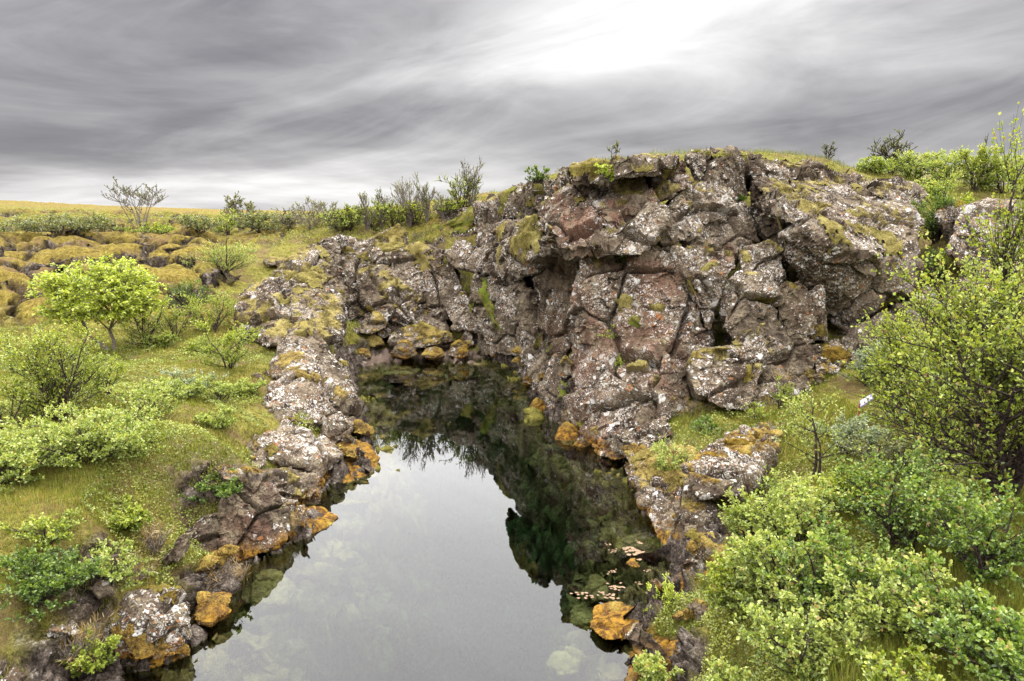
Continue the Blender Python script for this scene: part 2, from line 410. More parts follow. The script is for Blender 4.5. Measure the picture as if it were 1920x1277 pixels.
_A = np.zeros((_n + 1, _n + 1)); _A[:_n, :_n] = _K - 0.02 * np.eye(_n); _A[:_n, _n] = 1; _A[_n, :_n] = 1
_sol = np.linalg.solve(_A, np.concatenate([_gp[:, 2], [0]]))
def base_height(x, y):
    w = _warp(np.stack([x, y], 1)); r = np.full(len(x), _sol[_n])
    for i in range(_n):
        r = r + _sol[i] * np.sqrt(((w - _W[i]) ** 2).sum(1) + .16)
    return r
LEDGES = [  # shelves under the water: pixel, level, radius
    (1170, 1050, -.45, 1.15), (1130, 1130, -.8, .7), (1150, 930, -1.3, 1.2), (1080, 860, -.9, 1.0), (1160, 1230, -.5, .8), (1010, 780, -.7, 1.0), (480, 1130, -.8, .9), (590, 1000, -.5, .8),
    (640, 930, -.4, .7), (400, 1230, -.9, .7), (760, 690, -.5, 1.6), (680, 760, -.5, .8)]
def terrain(x, y, full=False):
    """height, and the masks that the ground material reads"""
    n = len(x); P2 = np.stack([x, y, np.zeros(n)], 1)
    b = base_height(x, y)
    r = np.sqrt(x * x + y * y)
    b = np.maximum(b, .3)
    fine = fbm(P2 * 1.3, 4, 3) * .10 + fbm(P2 * .35, 2, 9) * .12
    near = (np.abs(x) < 12) & (y < 30)
    d = np.full(n, 20.0)
    if near.any(): d[near] = shore_dist(x[near], y[near])
    d = d + fbm(P2 * 1.1, 3, 21) * .16 * (d < 3)
    # moss-covered lava on the far left: cushions with gaps between them
    hill = sstep(y - .02 * np.abs(x), 18.2, 21.5) * (1 - sstep(x / np.maximum(y, 1), -.46, -.39)) * (1 - .75 * sstep(y, 45, 90))
    hill = np.maximum(hill, .55 * sstep(y, 26, 32) * (1 - sstep(x, 0, 3)) * (1 - .8 * sstep(y, 45, 90)))
    q = np.stack([x * .55 + fbm(P2 * .4, 3, 5) * .55, y * .66 + fbm(P2 * .4, 3, 6) * .5, np.zeros(n) + .5], 1)
    F1, F2, R, V = worley(q, 40)
    dome = np.sqrt(np.clip(1 - (F1 / .78) ** 2, 0, 1))
    q2 = np.stack([x * 1.5, y * 1.6, np.zeros(n) + .5], 1) + fbm(P2 * 1.5, 2, 8)[:, None] * .4
    G1, G2, R2, V2 = worley(q2, 60)
    dome2 = np.sqrt(np.clip(1 - (G1 / .8) ** 2, 0, 1))
    gap = np.exp(-((F2 - F1) / .12) ** 2) * (R[:, 1] > .25)
    mounds = (dome * .80 + (R[:, 0] - .5) * .50 + dome2 * .30 - gap * .22)
    # rest of the land: soft hummocks
    hum = np.sqrt(np.clip(1 - (G1 / .85) ** 2, 0, 1)) * .12 + fine
    land = b + hum * (1 - .5 * hill) + hill * (mounds - .2)
    bw = 1.0 + .6 * np.clip(.5 + fbm(P2 * .6, 2, 31), 0, 1)
    t = sstep(d / bw, -.15, 1.0)
    lowfar = sstep(y, 21.5, 22.5) * (1 - sstep(np.abs(x + 3.0), 1.6, 2.2)) * (1 - sstep(y, 25, 27))
    t = t * (1 - lowfar) + lowfar * np.clip(.05 + .22 * np.clip(d, 0, 3), 0, 1)
    shore = .02 + (land - .02) * t
    Pb = np.stack([x, y, np.zeros(n)], 1)
    under = -.12 - 6.0 * sstep(-d, .25, 2.2) ** 1.2
    rough = facets(Pb, .9, 77, .45, .9) + facets(Pb, .35, 78, .16, .3)
    under = under + rough * sstep(-d, .15, .9)
    for (px, py, lev, rad) in LEDGES:
        c = PZ(px, py, lev)
        w = np.exp(-(((x - c.x) ** 2 + (y - c.y) ** 2) / rad ** 2) ** 2)
        under = np.where(d < 0, under * (1 - w) + w * (lev + rough * .38), under)
    under = np.minimum(under, -.06)
    z = np.where(d > 0, np.maximum(shore, .035), under)
    if not full: return z
    left = 1 - sstep(x, -3, 1)
    green = np.where(left > .5, (1 - hill) * .8 + hill * (.0 + .35 * sstep(fbm(P2 * .16, 3, 50), -.05, .35) + .45 * sstep(y, 30, 36) * (1 - sstep(y, 50, 70))), .85)
    green = green * (1 - .5 * sstep(y, 60, 120))
    rock = np.clip(gap * hill * .8, 0, 1)
    rock = np.maximum(rock, sstep(.62 - d / 1.2 + fbm(P2 * 1.6, 3, 33) * .6, .05, .30) * (d < 3))
    sand = lowfar * (1 - sstep(z, .10, .34))
    for (px, py, zz, rad, k) in [(410, 880, 1.0, .7, .36), (350, 900, 1.1, .5, .34), (250, 1060, 1.0, .5, .4)]:
        c = PZ(px, py, zz); q_ = ((x - c.x) ** 2 + (y - c.y) ** 2) / rad ** 2
        sand = np.maximum(sand, k * sstep(1.1 - q_ + fbm(P2 * 2.3, 3, 35) * 1.0, 0, .5) * (q_ < 4))
    return z, d, hill, green, rock, sand

def ground_z(x, y):
    return float(terrain(np.array([float(x)]), np.array([float(y)]))[0])

def build_ground():
    az = np.linspace(math.radians(-62), math.radians(62), 1020)
    # columns are denser in the middle, rows grow with distance
    r = np.concatenate([np.exp(np.linspace(math.log(2.2), math.log(60), 860)), np.exp(np.linspace(math.log(60), math.log(3000), 121))[1:]])
    A, Rr = np.meshgrid(az, r)
    x = (np.sin(A) * Rr).ravel(); y = (np.cos(A) * Rr - .6).ravel()
    z, d, hill, green, rock, sand = terrain(x, y, True)
    nr, nc = A.shape
    # steepness exposes rock
    Z = z.reshape(nr, nc); X = x.reshape(nr, nc); Y = y.reshape(nr, nc)
    P = np.stack([X, Y, Z], 2)
    du = np.gradient(P, axis=1); dv = np.gradient(P, axis=0)
    N = np.cross(du, dv); N /= np.linalg.norm(N, axis=2)[:, :, None] + 1e-9
    nz = np.abs(N[:, :, 2]).ravel()
    jag = fbm(np.stack([x, y, z], 1) * 2.0, 3, 12)
    lo_ = np.where(hill > .3, .36, .38)
    rock = np.maximum(rock, (1 - sstep(nz + jag * .25, lo_, lo_ + .2)))
    # break the steep faces up
    PP = np.stack([x, y, z], 1)
    st = (rock > .05) & (np.sqrt(x * x + y * y) < 60)
    off = np.zeros(len(x)); nb_ = np.where(d[st] < 3, .42, 1.0)
    off[st] = facets(PP[st], .38, 90, .20, .55, .08) * nb_ + facets(PP[st], .14, 92, .06, .15) + fbm(PP[st] * 6, 3, 91) * .06
    V = PP + N.reshape(-1, 3) * np.sign(N[:, :, 2].ravel())[:, None] * (off * rock)[:, None]
    i = np.arange(nr - 1)[:, None] * nc + np.arange(nc - 1)[None]
    F = np.stack([i, i + 1, i + nc + 1, i + nc], 2).reshape(-1, 4)
    me = np_mesh('ground', V, F, 4, {'rock': rock * (d > -.1), 'green': green, 'sand': sand}, smooth=True)
    o = link('ground', me, None, M_GROUND); tag(o, kind='structure')
    return o, V
GROUND, GV = build_ground()
# ground behind the camera so that other viewpoints have a floor
def water_body():
    x0, x1, y0, y1 = -6.5, 5.2, -6.0, 25.5
    V = [(x0, y0, -9), (x1, y0, -9), (x1, y1, -9), (x0, y1, -9), (x0, y0, 0), (x1, y0, 0), (x1, y1, 0), (x0, y1, 0)]
    F = [0, 3, 2, 1, 4, 5, 6, 7, 0, 1, 5, 4, 1, 2, 6, 5, 2, 3, 7, 6, 3, 0, 4, 7]
    o = link('water', np_mesh('water', V, F, 4), None, M_WATER); tag(o, kind='structure')
water_body()

# ------------------------------------------------------------------ rocks
def steep(px, py, Y):
    """the outcrop rises steeply from the water: its upper parts stand closer than a first estimate put them"""
    if not (860 < px < 1770 and Y > 13.2): return Y
    k = float(np.interp(px, [925, 965, 1000, 1030, 1240, 1450, 1770], [.0, .05, .15, .19, .17, .09, .05]))
    return Y * (1 - k * min(1, max(0, (720 - py) / 400)))
ROCKS = []      # (object, bvh) for draping moss
def stone_mesh(hulls, vox, smooth_it=2):
    bm = bmesh.new()
    for pts in hulls:
        vs = [bm.verts.new(p) for p in pts]
        r = bmesh.ops.convex_hull(bm, input=vs)
        junk = list({e for e in r['geom_interior'] + r['geom_unused'] if isinstance(e, bmesh.types.BMVert) and e.is_valid})
        if junk: bmesh.ops.delete(bm, geom=junk, context='VERTS')
    bmesh.ops.recalc_face_normals(bm, faces=bm.faces)
    me = bpy.data.meshes.new('tmp'); bm.to_mesh(me); bm.free()
    ob = bpy.data.objects.new('tmp', me); COL.objects.link(ob)
    md = ob.modifiers.new('r', 'REMESH'); md.mode = 'VOXEL'; md.voxel_size = vox
    ms = ob.modifiers.new('s', 'SMOOTH'); ms.factor = .5; ms.iterations = smooth_it
    dg = bpy.context.evaluated_depsgraph_get()
    out = bpy.data.meshes.new_from_object(ob.evaluated_get(dg))
    bpy.data.objects.remove(ob); bpy.data.meshes.remove(me)
    return out
def stone(name, label, hulls, cat='rock', group=None, thick=1.0, size=1.0, moss=.0, red=0.0, lichen=.4, orange=0.0, dark=0.0, seed=None,
          vox=None, rough=1.0, shrink=.86, down=0.0, grain=(1, 1, 1), mossbias=None):
    """hulls: lists of (px, py, distance): the seen outline and bulges; each is given real depth behind"""
    if not isinstance(hulls[0], list): hulls = [hulls]
    H = []; ys = []
    for h in hulls:
        P = [PY(p[0], p[1], steep(*p)) for p in h]; ys += [p.y for p in P]
        c = sum(P, Vector()) / len(P)
        eye = Vector((0, 0, CAMZ))
        back = []
        for p in P:
            q = c + (p - c) * shrink
            back.append(q + (q - eye).normalized() * thick + Vector((0, 0, -down)))
        H.append(P + back)
    ym = sum(ys) / len(ys)
    vox = vox or max(.016, ym * .0021)
    s = seed if seed is not None else (sum(ord(c) for c in label) * 7) % 9973
    me = stone_mesh(H, vox, 1)
    n = len(me.vertices)
    V = np.zeros(n * 3, np.float32); me.vertices.foreach_get('co', V); V = V.reshape(-1, 3).astype(np.float64)
    N = np.zeros(n * 3, np.float32); me.vertices.foreach_get('normal', N); N = N.reshape(-1, 3).astype(np.float64)
    ext = V.max(0) - V.min(0); S = float(np.median(ext)) * size
    G = np.array(grain, dtype=float)
    Q = V + fbm(V * 1.2, 3, s)[:, None] * .09 * min(1, S)
    sc = min(1.0, max(.35, S * .5))
    d = facets(Q * G, 1.55 * sc, s, .12 * sc, .24 * sc, .26 * sc, .035) * rough
    d += facets(Q * G * 1.1, .46 * sc, s + 3, .028 * sc, .085 * sc) * rough + facets(Q * G, .19 * sc, s + 4, .012 * sc, .040 * sc) * rough
    d += facets(V, .09, s + 5, .006, .014) * rough
    d += fbm(V * 2.2, 3, s + 7) * .035 * sc - np.abs(fbm(V * 9, 3, s + 8)) * .035 + fbm(V * 22, 2, s + 6) * .010
    # moss grows where the surface looks up, in cushions
    nz = N[:, 2]
    mb = moss if mossbias is None else mossbias
    f = nz * .9 + fbm(V * 1.1, 3, s + 9) * .85 + fbm(V * 5, 3, s + 11) * .55 + (mb - .56) * 1.1
    m = sstep(f, .80, .90) * (nz > .0)
    if moss <= 0: m = m * 0
    F1, F2, R, _ = worley(V / .16, s + 12)
    lump = np.sqrt(np.clip(1 - (F1 / .8) ** 2, 0, 1))
    dm = .010 + .045 * lump + fbm(V * 9, 2, s + 13) * .012
    D = d * (1 - .55 * m) + dm * m
    V2 = V + N * D[:, None]
    org = V2.mean(0); org[2] = V2[:, 2].min()
    me.vertices.foreach_set('co', (V2 - org).astype(np.float32).ravel())
    at = me.attributes.new('moss', 'FLOAT', 'POINT'); at.data.foreach_set('value', m.astype(np.float32))
    me.name = name; me.update()
    me.materials.clear()
    o = link(name, me, None, M_ROCK); o.location = org
    tag(o, label, cat, group)
    o['red'] = float(red); o['lichen'] = float(lichen); o['orange'] = float(orange); o['dark'] = float(dark)
    ROCKS.append((o, me, org))
    return o
BVH = []
def make_bvh():
    for o, me, org in ROCKS[len(BVH):]:
        n = len(me.vertices); V = np.zeros(n * 3, np.float32); me.vertices.foreach_get('co', V)
        V = V.reshape(-1, 3) + org
        nf = len(me.polygons); F = np.zeros(len(me.loops), np.int32); me.loops.foreach_get('vertex_index', F)
        F = F.reshape(nf, 4) if len(F) == nf * 4 else None
        if F is None:
            P = [tuple(p.vertices) for p in me.polygons]
        else: P = F.tolist()
        BVH.append((o, BVHTree.FromPolygons(V.tolist(), P)))
def hit_rocks(px, py, dirv=None, org=None):
    d = (dirv or raydir(px, py)).normalized(); e = org or Vector((0, 0, CAMZ)); best = None
    for o, b in BVH:
        h = b.ray_cast(e, d, 80)
        if h[0] is not None and (best is None or h[3] < best[3]): best = (o, h[0], h[1], h[3], b)
    return best
def drape(px, py, rx, ry, h=.07, orange=0.0, green=0.0, name='moss_cushion', label=None, seed=0, grid=None):
    """a cushion of moss that follows the stone it grows on; a part of that stone"""
    hit = hit_rocks(px, py)
    if hit is None: return None
    o, c, nrm, dist, b = hit
    nrm = (nrm + Vector((0, 0, .9))).normalized()
    view = (c - Vector((0, 0, CAMZ))).normalized()
    u = nrm.cross(Vector((0, 1, 0)))
    u = (Vector((1, 0, 0)) - nrm * nrm.x).normalized(); v = nrm.cross(u)
    ru = rx * dist / FPX; rv = ry * dist / FPX / max(.35, abs(nrm.dot(view)))
    n = grid or int(min(64, max(14, max(ru, rv) * 2 / (dist * .0022))))
    rng = random.Random(int(px * 13 + py * 7 + seed))
    s = rng.randrange(9999)
    g = np.linspace(-1.15, 1.15, n); U, W = np.meshgrid(g, g)
    P = np.stack([U.ravel() * ru, W.ravel() * rv, np.zeros(n * n)], 1)
    base = np.array(c)[None] + P[:, :1] * np.array(u) + P[:, 1:2] * np.array(v)
    rad = np.sqrt(U.ravel() ** 2 + W.ravel() ** 2)
    edge = .95 + fbm(base * (2.6 / max(ru, .1)), 4, s, .7) * .85
    rho = rad / edge
    F1, F2, R, _ = worley(base / max(.07, min(.17, ru * .35)), s)
    lump = np.sqrt(np.clip(1 - (F1 / .85) ** 2, 0, 1))
    prof = np.sqrt(np.clip(1 - rho ** 2, 0, 1)) * h * (.35 + .85 * lump) + fbm(base * 14, 2, s) * .012 * (rho < .95)
    V = np.zeros_like(base); ok = np.ones(len(base), bool)
    nv = np.array(nrm)
    for i in range(len(base)):
        if rho[i] > 1.05: ok[i] = False; continue
        st = Vector(base[i] + nv * (max(ru, rv) * .9 + .15))
        r = b.ray_cast(st, -nrm, max(ru, rv) * 2.2 + .3)
        if r[0] is None: ok[i] = False; continue
        V[i] = np.array(r[0]) + nv * (prof[i] - .006)
    i = np.arange(n - 1)[:, None] * n + np.arange(n - 1)[None]
    F = np.stack([i, i + 1, i + n + 1, i + n], 2).reshape(-1, 4)
    F = F[ok[F].all(1)]
    if len(F) < 4: return None
    # relax the drape so that it bridges the cracks
    Vn = V.reshape(n, n, 3); okn = ok.reshape(n, n)
    for _ in range(2):
        a = Vn.copy()
        in_ = okn[1:-1, 1:-1] & okn[:-2, 1:-1] & okn[2:, 1:-1] & okn[1:-1, :-2] & okn[1:-1, 2:]
        avg = (Vn[:-2, 1:-1] + Vn[2:, 1:-1] + Vn[1:-1, :-2] + Vn[1:-1, 2:]) / 4
        a[1:-1, 1:-1][in_] = (Vn[1:-1, 1:-1] * .5 + avg * .5)[in_]
        Vn = a
    V = Vn.reshape(-1, 3)
    used = np.unique(F); mp = np.full(len(V), -1); mp[used] = np.arange(len(used))
    me = np_mesh(name, V[used] - np.array(o.location), mp[F], 4, smooth=True)
    ob = link(name, me, o, M_MOSS)
    ob['orange'] = float(orange); ob['green'] = float(green)
    if label: ob['label'] = label
    return ob

# --- left bank, near to far
LB = 'rocks along the left bank'; RB = 'rocks along the right bank'; RF = 'rocks of the outcrop'; FC = 'rocks at the far end of the pool'
stone('boulder', 'round dark boulder with white blotches and a gold moss skirt at the left waterline',
      [(200, 1180, 7.0), (235, 1112, 7.3), (290, 1096, 7.6), (340, 1102, 7.5), (366, 1140, 7.3), (363, 1195, 7.05), (330, 1235, 6.85), (250, 1250, 6.75), (208, 1240, 6.8), (280, 1150, 6.85)],
      thick=.7, lichen=1.3, dark=.7, moss=.35, orange=.8, rough=.6)
stone('mossy_ledge', 'small gold-mossed ledge rock just right of the blotched near boulder', [(372, 1112, 7.9), (430, 1118, 8.0), (428, 1150, 7.7), (395, 1172, 7.45), (370, 1168, 7.5)], thick=.5, moss=1.0, orange=.8, rough=.6)
stone('bank_rock', 'grey lichened bank rock under green mat, left half of the near bank face', [(350, 1000, 8.9), (378, 962, 9.2), (430, 945, 9.5), (452, 1055, 9.0), (420, 1085, 8.75), (360, 1080, 8.7)], thick=1.0, lichen=.7, moss=.3)
stone('bank_rock', 'tall pale bank rock with rust streaks, standing straight above the waterline', [(415, 945, 9.4), (462, 905, 9.9), (502, 908, 10.1), (532, 960, 10.0), (528, 1010, 9.6), (450, 1066, 9.05), (420, 1055, 9.0)], thick=1.2, lichen=.6, red=.5, moss=.25, orange=.7)
stone('bank_rock', 'brown rounded rock between the tall pale bank rock and the gold moss spit', [(512, 925, 10.5), (558, 942, 10.8), (580, 972, 10.5), (547, 1005, 10.0), (520, 1000, 9.9)], thick=.9, lichen=.4, moss=.2)
stone('moss_spit', 'low tongue of rock covered in gold moss reaching into the water', [(525, 992, 9.9), (560, 962, 10.7), (602, 950, 11.0), (638, 972, 10.7), (615, 992, 10.35), (545, 1020, 9.85)], thick=.5, moss=.95, orange=.95, rough=.6)
stone('rock_block', 'flat-topped dark block lying under the two lichened boulders', [(480, 885, 11.0), (600, 885, 11.8), (614, 900, 11.9), (604, 945, 11.2), (555, 948, 10.9), (500, 912, 10.6)], thick=1.2, lichen=.5, moss=.3, dark=.4)
stone('boulder', 'long white-speckled boulder resting on the dark block', [(468, 815, 12.6), (540, 784, 13.2), (600, 828, 12.9), (636, 855, 12.5), (618, 878, 12.05), (520, 868, 11.9), (470, 842, 12.0)], thick=1.2, lichen=1.2, moss=.3, orange=.5, rough=.75)
stone('boulder', 'small round boulder leaning on the left end of the speckled boulder', [(442, 850, 11.6), (470, 820, 11.9), (500, 845, 11.7), (503, 870, 11.4), (478, 886, 11.2), (450, 880, 11.3)], thick=.7, lichen=.9, moss=.3, orange=.6, rough=.7)
stone('boulder', 'broad white-speckled boulder overhanging the water above the mossy stub', [(484, 760, 13.8), (510, 725, 14.6), (548, 700, 15.1), (600, 722, 15.0), (665, 790, 14.3), (655, 815, 13.9), (625, 832, 13.5), (560, 802, 13.5), (490, 792, 13.4)], thick=1.6, lichen=1.15, moss=.2, orange=.4, rough=.8)
stone('rock_ridge', 'narrow lichened ridge with a mossy peak between meadow and pool', [[(520, 650, 17.6), (545, 615, 17.8), (577, 603, 18.0), (602, 628, 17.9), (630, 680, 17.5), (600, 720, 16.2), (515, 700, 16.2)], [(490, 700, 15.6), (560, 660, 16.8), (640, 685, 17.4), (664, 722, 16.6), (665, 765, 15.6), (640, 765, 15.0), (560, 705, 15.2)]], thick=1.8, lichen=1.0, moss=.45, orange=.4)
stone('mossy_stub', 'stub of rock wrapped in brown-gold moss jutting into the water', [(610, 848, 13.6), (650, 818, 14.1), (690, 835, 13.9), (712, 862, 13.3), (706, 895, 12.7), (660, 912, 12.2), (610, 900, 12.2)], thick=.7, moss=1.0, orange=1.0, rough=.6)
stone('rock_fin', 'great left pyramid of rock with a long mossy back slope', [[(425, 600, 19.4), (470, 545, 20.8), (530, 492, 22.2), (600, 448, 23.6), (640, 520, 22.6), (640, 612, 20.4), (600, 642, 19.2), (520, 648, 18.5), (450, 640, 18.7)], [(540, 520, 21), (600, 500, 22), (640, 560, 21.2), (635, 630, 19.8), (560, 645, 18.6)]], thick=2.4, lichen=.75, moss=.55)
stone('fluted_rock', 'upright fluted rock face joining the pyramid to the far wall', [(598, 445, 26.0), (660, 448, 27.0), (672, 520, 26.0), (640, 600, 24.2), (612, 580, 24.2)], thick=2, lichen=.6, moss=.3, grain=(1.6, 1.6, .6))
stone('bank_rock', 'dirty corner rock at the bottom left edge of the bank', [(-40, 1200, 6.2), (40, 1195, 6.5), (80, 1230, 6.4), (110, 1290, 6.0), (20, 1310, 5.7), (-60, 1300, 5.7)], thick=.6, lichen=.5, moss=.2)
stone('stone', 'small brown stone sunk in the bare soil of the near bank', [(170, 1105, 7.2), (190, 1075, 7.5), (215, 1080, 7.5), (218, 1110, 7.2), (190, 1122, 7.05)], thick=.4, lichen=.3, rough=.6)
for i, (px, py, Y, r, lab) in enumerate([
        (455, 805, 12.6, 16, 'low knobbly rock in the meadow left of the speckled boulder'), (425, 815, 12.2, 13, 'small grey stone half buried beside the low knobbly rock'),
        (478, 716, 15.2, 17, 'grey rock lump at the meadow end of the mossy ridge'), (440, 690, 16.2, 12, 'little stone in the grass below the conical birch'),
        (375, 868, 10.6, 9, 'small pinkish stone on the worn soil patch'), (500, 640, 18.0, 14, 'lichened knob in the hollow under the pyramid')]):
    stone('stone', lab, [(px - r, py, Y), (px - r * .5, py - r * .9, Y + .15), (px + r * .6, py - r * .8, Y + .15), (px + r, py + r * .1, Y), (px + r * .4, py + r * .8, Y - .15), (px - r * .7, py + r * .7, Y - .15)], thick=.4, lichen=.8, moss=.4, rough=.7)

# --- far end
stone('rock_slab', 'leaning slab with moss lip, leftmost of the far wall', [(662, 512, 25.2), (700, 492, 25.8), (728, 498, 25.5), (792, 560, 24.6), (768, 618, 24.0), (720, 600, 24.0), (680, 565, 24.4)], thick=2.2, lichen=.55, moss=.35, group=None)
stone('rock_block', 'tall far-wall block under the long moss cornice', [(708, 478, 26.1), (770, 458, 26.6), (832, 468, 26.4), (805, 560, 25.2), (788, 612, 24.6), (745, 545, 25.2)], thick=2.4, lichen=.5, moss=.35)
stone('rock_block', 'square far-wall block beside the cave mouth', [(792, 505, 25.6), (850, 488, 25.9), (866, 540, 25.4), (868, 595, 24.8), (800, 605, 24.6)], thick=2, lichen=.5, moss=.35)
stone('rock_block', 'moss-draped block standing at the top of the far wall', [(690, 452, 29.5), (748, 420, 30.1), (766, 438, 29.9), (770, 462, 29.2), (712, 478, 28.9)], thick=1.6, lichen=.4, moss=.7)
stone('rock_block', 'small block left of the moss-draped one on the far wall', [(640, 468, 28.5), (668, 446, 29.1), (700, 448, 28.9), (705, 478, 28.3), (660, 500, 27.9)], thick=1.6, lichen=.6, moss=.5)
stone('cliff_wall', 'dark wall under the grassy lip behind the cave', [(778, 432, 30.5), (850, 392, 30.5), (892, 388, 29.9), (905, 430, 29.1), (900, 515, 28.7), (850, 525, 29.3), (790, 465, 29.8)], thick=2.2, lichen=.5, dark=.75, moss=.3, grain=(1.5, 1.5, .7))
stone('knobbly_rock', 'jutting knob roofing the dark cave', [(836, 480, 25.5), (860, 447, 25.9), (905, 462, 25.0), (930, 500, 24.2), (893, 512, 24.2), (850, 500, 25.0)], thick=1.6, lichen=.8, moss=.3)
stone('rock_block', 'narrow block closing the gap between fluted face and leaning slab', [(640, 470, 26.4), (690, 474, 26.4), (702, 500, 26.0), (690, 590, 24.9), (655, 600, 24.6), (640, 560, 25.2)], thick=2, lichen=.5, moss=.3)
stone('rock_block', 'low block behind the pointed boulder on the far rubble', [(690, 590, 25.0), (740, 590, 24.9), (770, 612, 24.5), (740, 628, 24.2), (690, 618, 24.4)], thick=1.2, lichen=.5, moss=.4)
stone('rock_block', 'shadowed lump under the leaning far slab', [(636, 560, 24.6), (668, 556, 24.8), (676, 590, 24.3), (648, 612, 23.8)], thick=1.2, dark=.4, moss=.3)
stone('boulder', 'pointed boulder on the rubble below the leaning slab', [(662, 608, 23.9), (690, 578, 24.3), (716, 592, 24.1), (728, 612, 23.6), (700, 627, 23.3), (670, 624, 23.3)], thick=.9, lichen=.7, moss=.45, orange=.4)
stone('boulder', 'wide moss-rimmed boulder in the middle of the far rubble', [(733, 642, 23.3), (747, 618, 23.8), (790, 607, 24.1), (832, 624, 23.7), (828, 646, 23.2), (770, 656, 22.95)], thick=.9, lichen=.5, moss=.6, orange=.4)
stone('boulder', 'light boulder behind the wide one on the far rubble', [(765, 603, 24.4), (800, 585, 24.7), (830, 598, 24.4), (842, 622, 23.9), (790, 628, 23.9)], thick=.9, lichen=.7, moss=.5)
stone('boulder', 'pointed boulder filling the foot of the cave', [(835, 582, 24.8), (868, 548, 25.2), (892, 575, 24.5), (895, 622, 24.0), (850, 618, 24.0)], thick=1.1, lichen=.7, moss=.35)
for i, (px, py, Y, rx, ry, lab) in enumerate([
        (757, 656, 22.85, 26, 17, 'gold mossy cone standing on the sand strip'), (812, 661, 22.8, 22, 11, 'flat brown moss pad stone right of the gold cone'),
        (860, 655, 23.0, 21, 18, 'gold mossy cone nearest the right wall'), (679, 664, 22.6, 17, 10, 'low mossy stone at the left end of the sand strip'),
        (655, 640, 23.2, 16, 14, 'brown mossy lump above the left end of the sand'), (700, 640, 23.4, 20, 13, 'green mossy lump between sand and pointed boulder'),
        (640, 625, 23.4, 14, 13, 'olive moss lump under the upright fluted face'), (835, 632, 23.7, 18, 12, 'bright green moss lump behind the flat pad'),
        (876, 636, 23.8, 14, 17, 'round gold moss ball against the right wall'), (720, 622, 23.8, 14, 12, 'small brown moss ball beside the pointed boulder'),
        (668, 585, 24.4, 16, 10, 'green moss hummock in the hollow of the far wall'), (738, 632, 23.5, 10, 9, 'tiny moss ball at the wide boulder')]):
    stone('mossy_stone', lab, [(px - rx, py + ry * .6, Y), (px - rx * .6, py - ry * .5, Y + .2), (px, py - ry, Y + .25), (px + rx * .7, py - ry * .5, Y + .2), (px + rx, py + ry * .6, Y), (px, py + ry, Y - .1)],
          thick=.6, moss=1.0, orange=(.95, .7, .95, .8, .7, .3, .4, .2, .6, .6, .1, .5)[i], rough=.45, group='mossy stones at the far end', down=.1)

# --- right wall of the pool
stone('cliff_wall', 'grey-brown wall dropping into the far right corner of the pool', [(880, 560, 23.6), (892, 520, 24.0), (960, 500, 22.8), (1010, 560, 21.6), (1022, 650, 20.9), (1000, 672, 21.0), (905, 664, 23.5)], thick=2.6, lichen=.5, moss=.15)
stone('cliff_wall', 'upper wall bulging over the pool left of the moss-capped knob', [(893, 505, 23.80), (902, 432, 24.80), (950, 402, 24.40), (1010, 430, 22.80), (1010, 505, 21.70), (960, 532, 22.20)], thick=2.6, lichen=.7, moss=.25)
stone('knobbly_rock', 'round knob capped with a thick quilt of yellow moss', [(948, 470, 18.8), (965, 425, 19.6), (1005, 402, 19.8), (1035, 430, 19.0), (1030, 478, 18.3), (990, 492, 18.2)], thick=1.6, lichen=.4, moss=.6, dark=.4)
stone('red_rock', 'reddish crumbling slope right of the moss-capped knob', [(1005, 405, 20.8), (1060, 372, 21.5), (1180, 348, 21.1), (1165, 420, 18.8), (1110, 474, 17.8), (1050, 482, 18.3), (1020, 462, 19.3)], thick=2.6, lichen=.12, red=1.6, moss=.1)
stone('cliff_wall', 'shadowed brown wall under the red slope', [(998, 490, 21.4), (1095, 470, 19.2), (1092, 560, 18.4), (1082, 640, 18.1), (1042, 672, 18.8), (1005, 605, 20.6)], thick=2.2, lichen=.35, red=.4, dark=.3)
stone('rock_slab', 'great central slab, speckled and mossy, sloping down to the pool', [[(1083, 485, 18.2), (1150, 455, 18.8), (1265, 462, 18.2), (1302, 560, 16.7), (1330, 645, 15.7), (1290, 700, 15.0), (1150, 710, 15.3), (1070, 690, 16.3), (1088, 580, 17.1)], [(1060, 685, 16.3), (1110, 630, 16.5), (1250, 640, 15.5), (1295, 700, 14.8), (1290, 770, 13.9), (1230, 795, 13.4), (1170, 842, 13.35), (1110, 832, 14.3), (1065, 780, 15.3)]], thick=3.0, lichen=.8, red=.75, moss=.38, rough=1.0)
stone('rock_block', 'pale block at the waterline foot of the central slab', [(1128, 832, 13.8), (1160, 798, 13.9), (1240, 790, 13.3), (1262, 815, 12.9), (1205, 840, 12.8), (1150, 850, 13.1)], thick=1.0, lichen=1.0)
stone('rock_column', 'low broken column at the water between far corner and central slab', [(983, 662, 20.6), (1040, 648, 18.8), (1068, 700, 17.1), (1062, 762, 16.1), (1022, 745, 17.2), (990, 702, 19.2)], thick=1.6, lichen=.6, moss=.3)
stone('rock_block', 'rust-stained wet block below the central slab', [(1108, 832, 14.2), (1165, 832, 13.5), (1172, 860, 13.15), (1150, 864, 13.15), (1112, 850, 13.9)], thick=.6, red=1.0, lichen=.2, orange=.8, moss=.3)
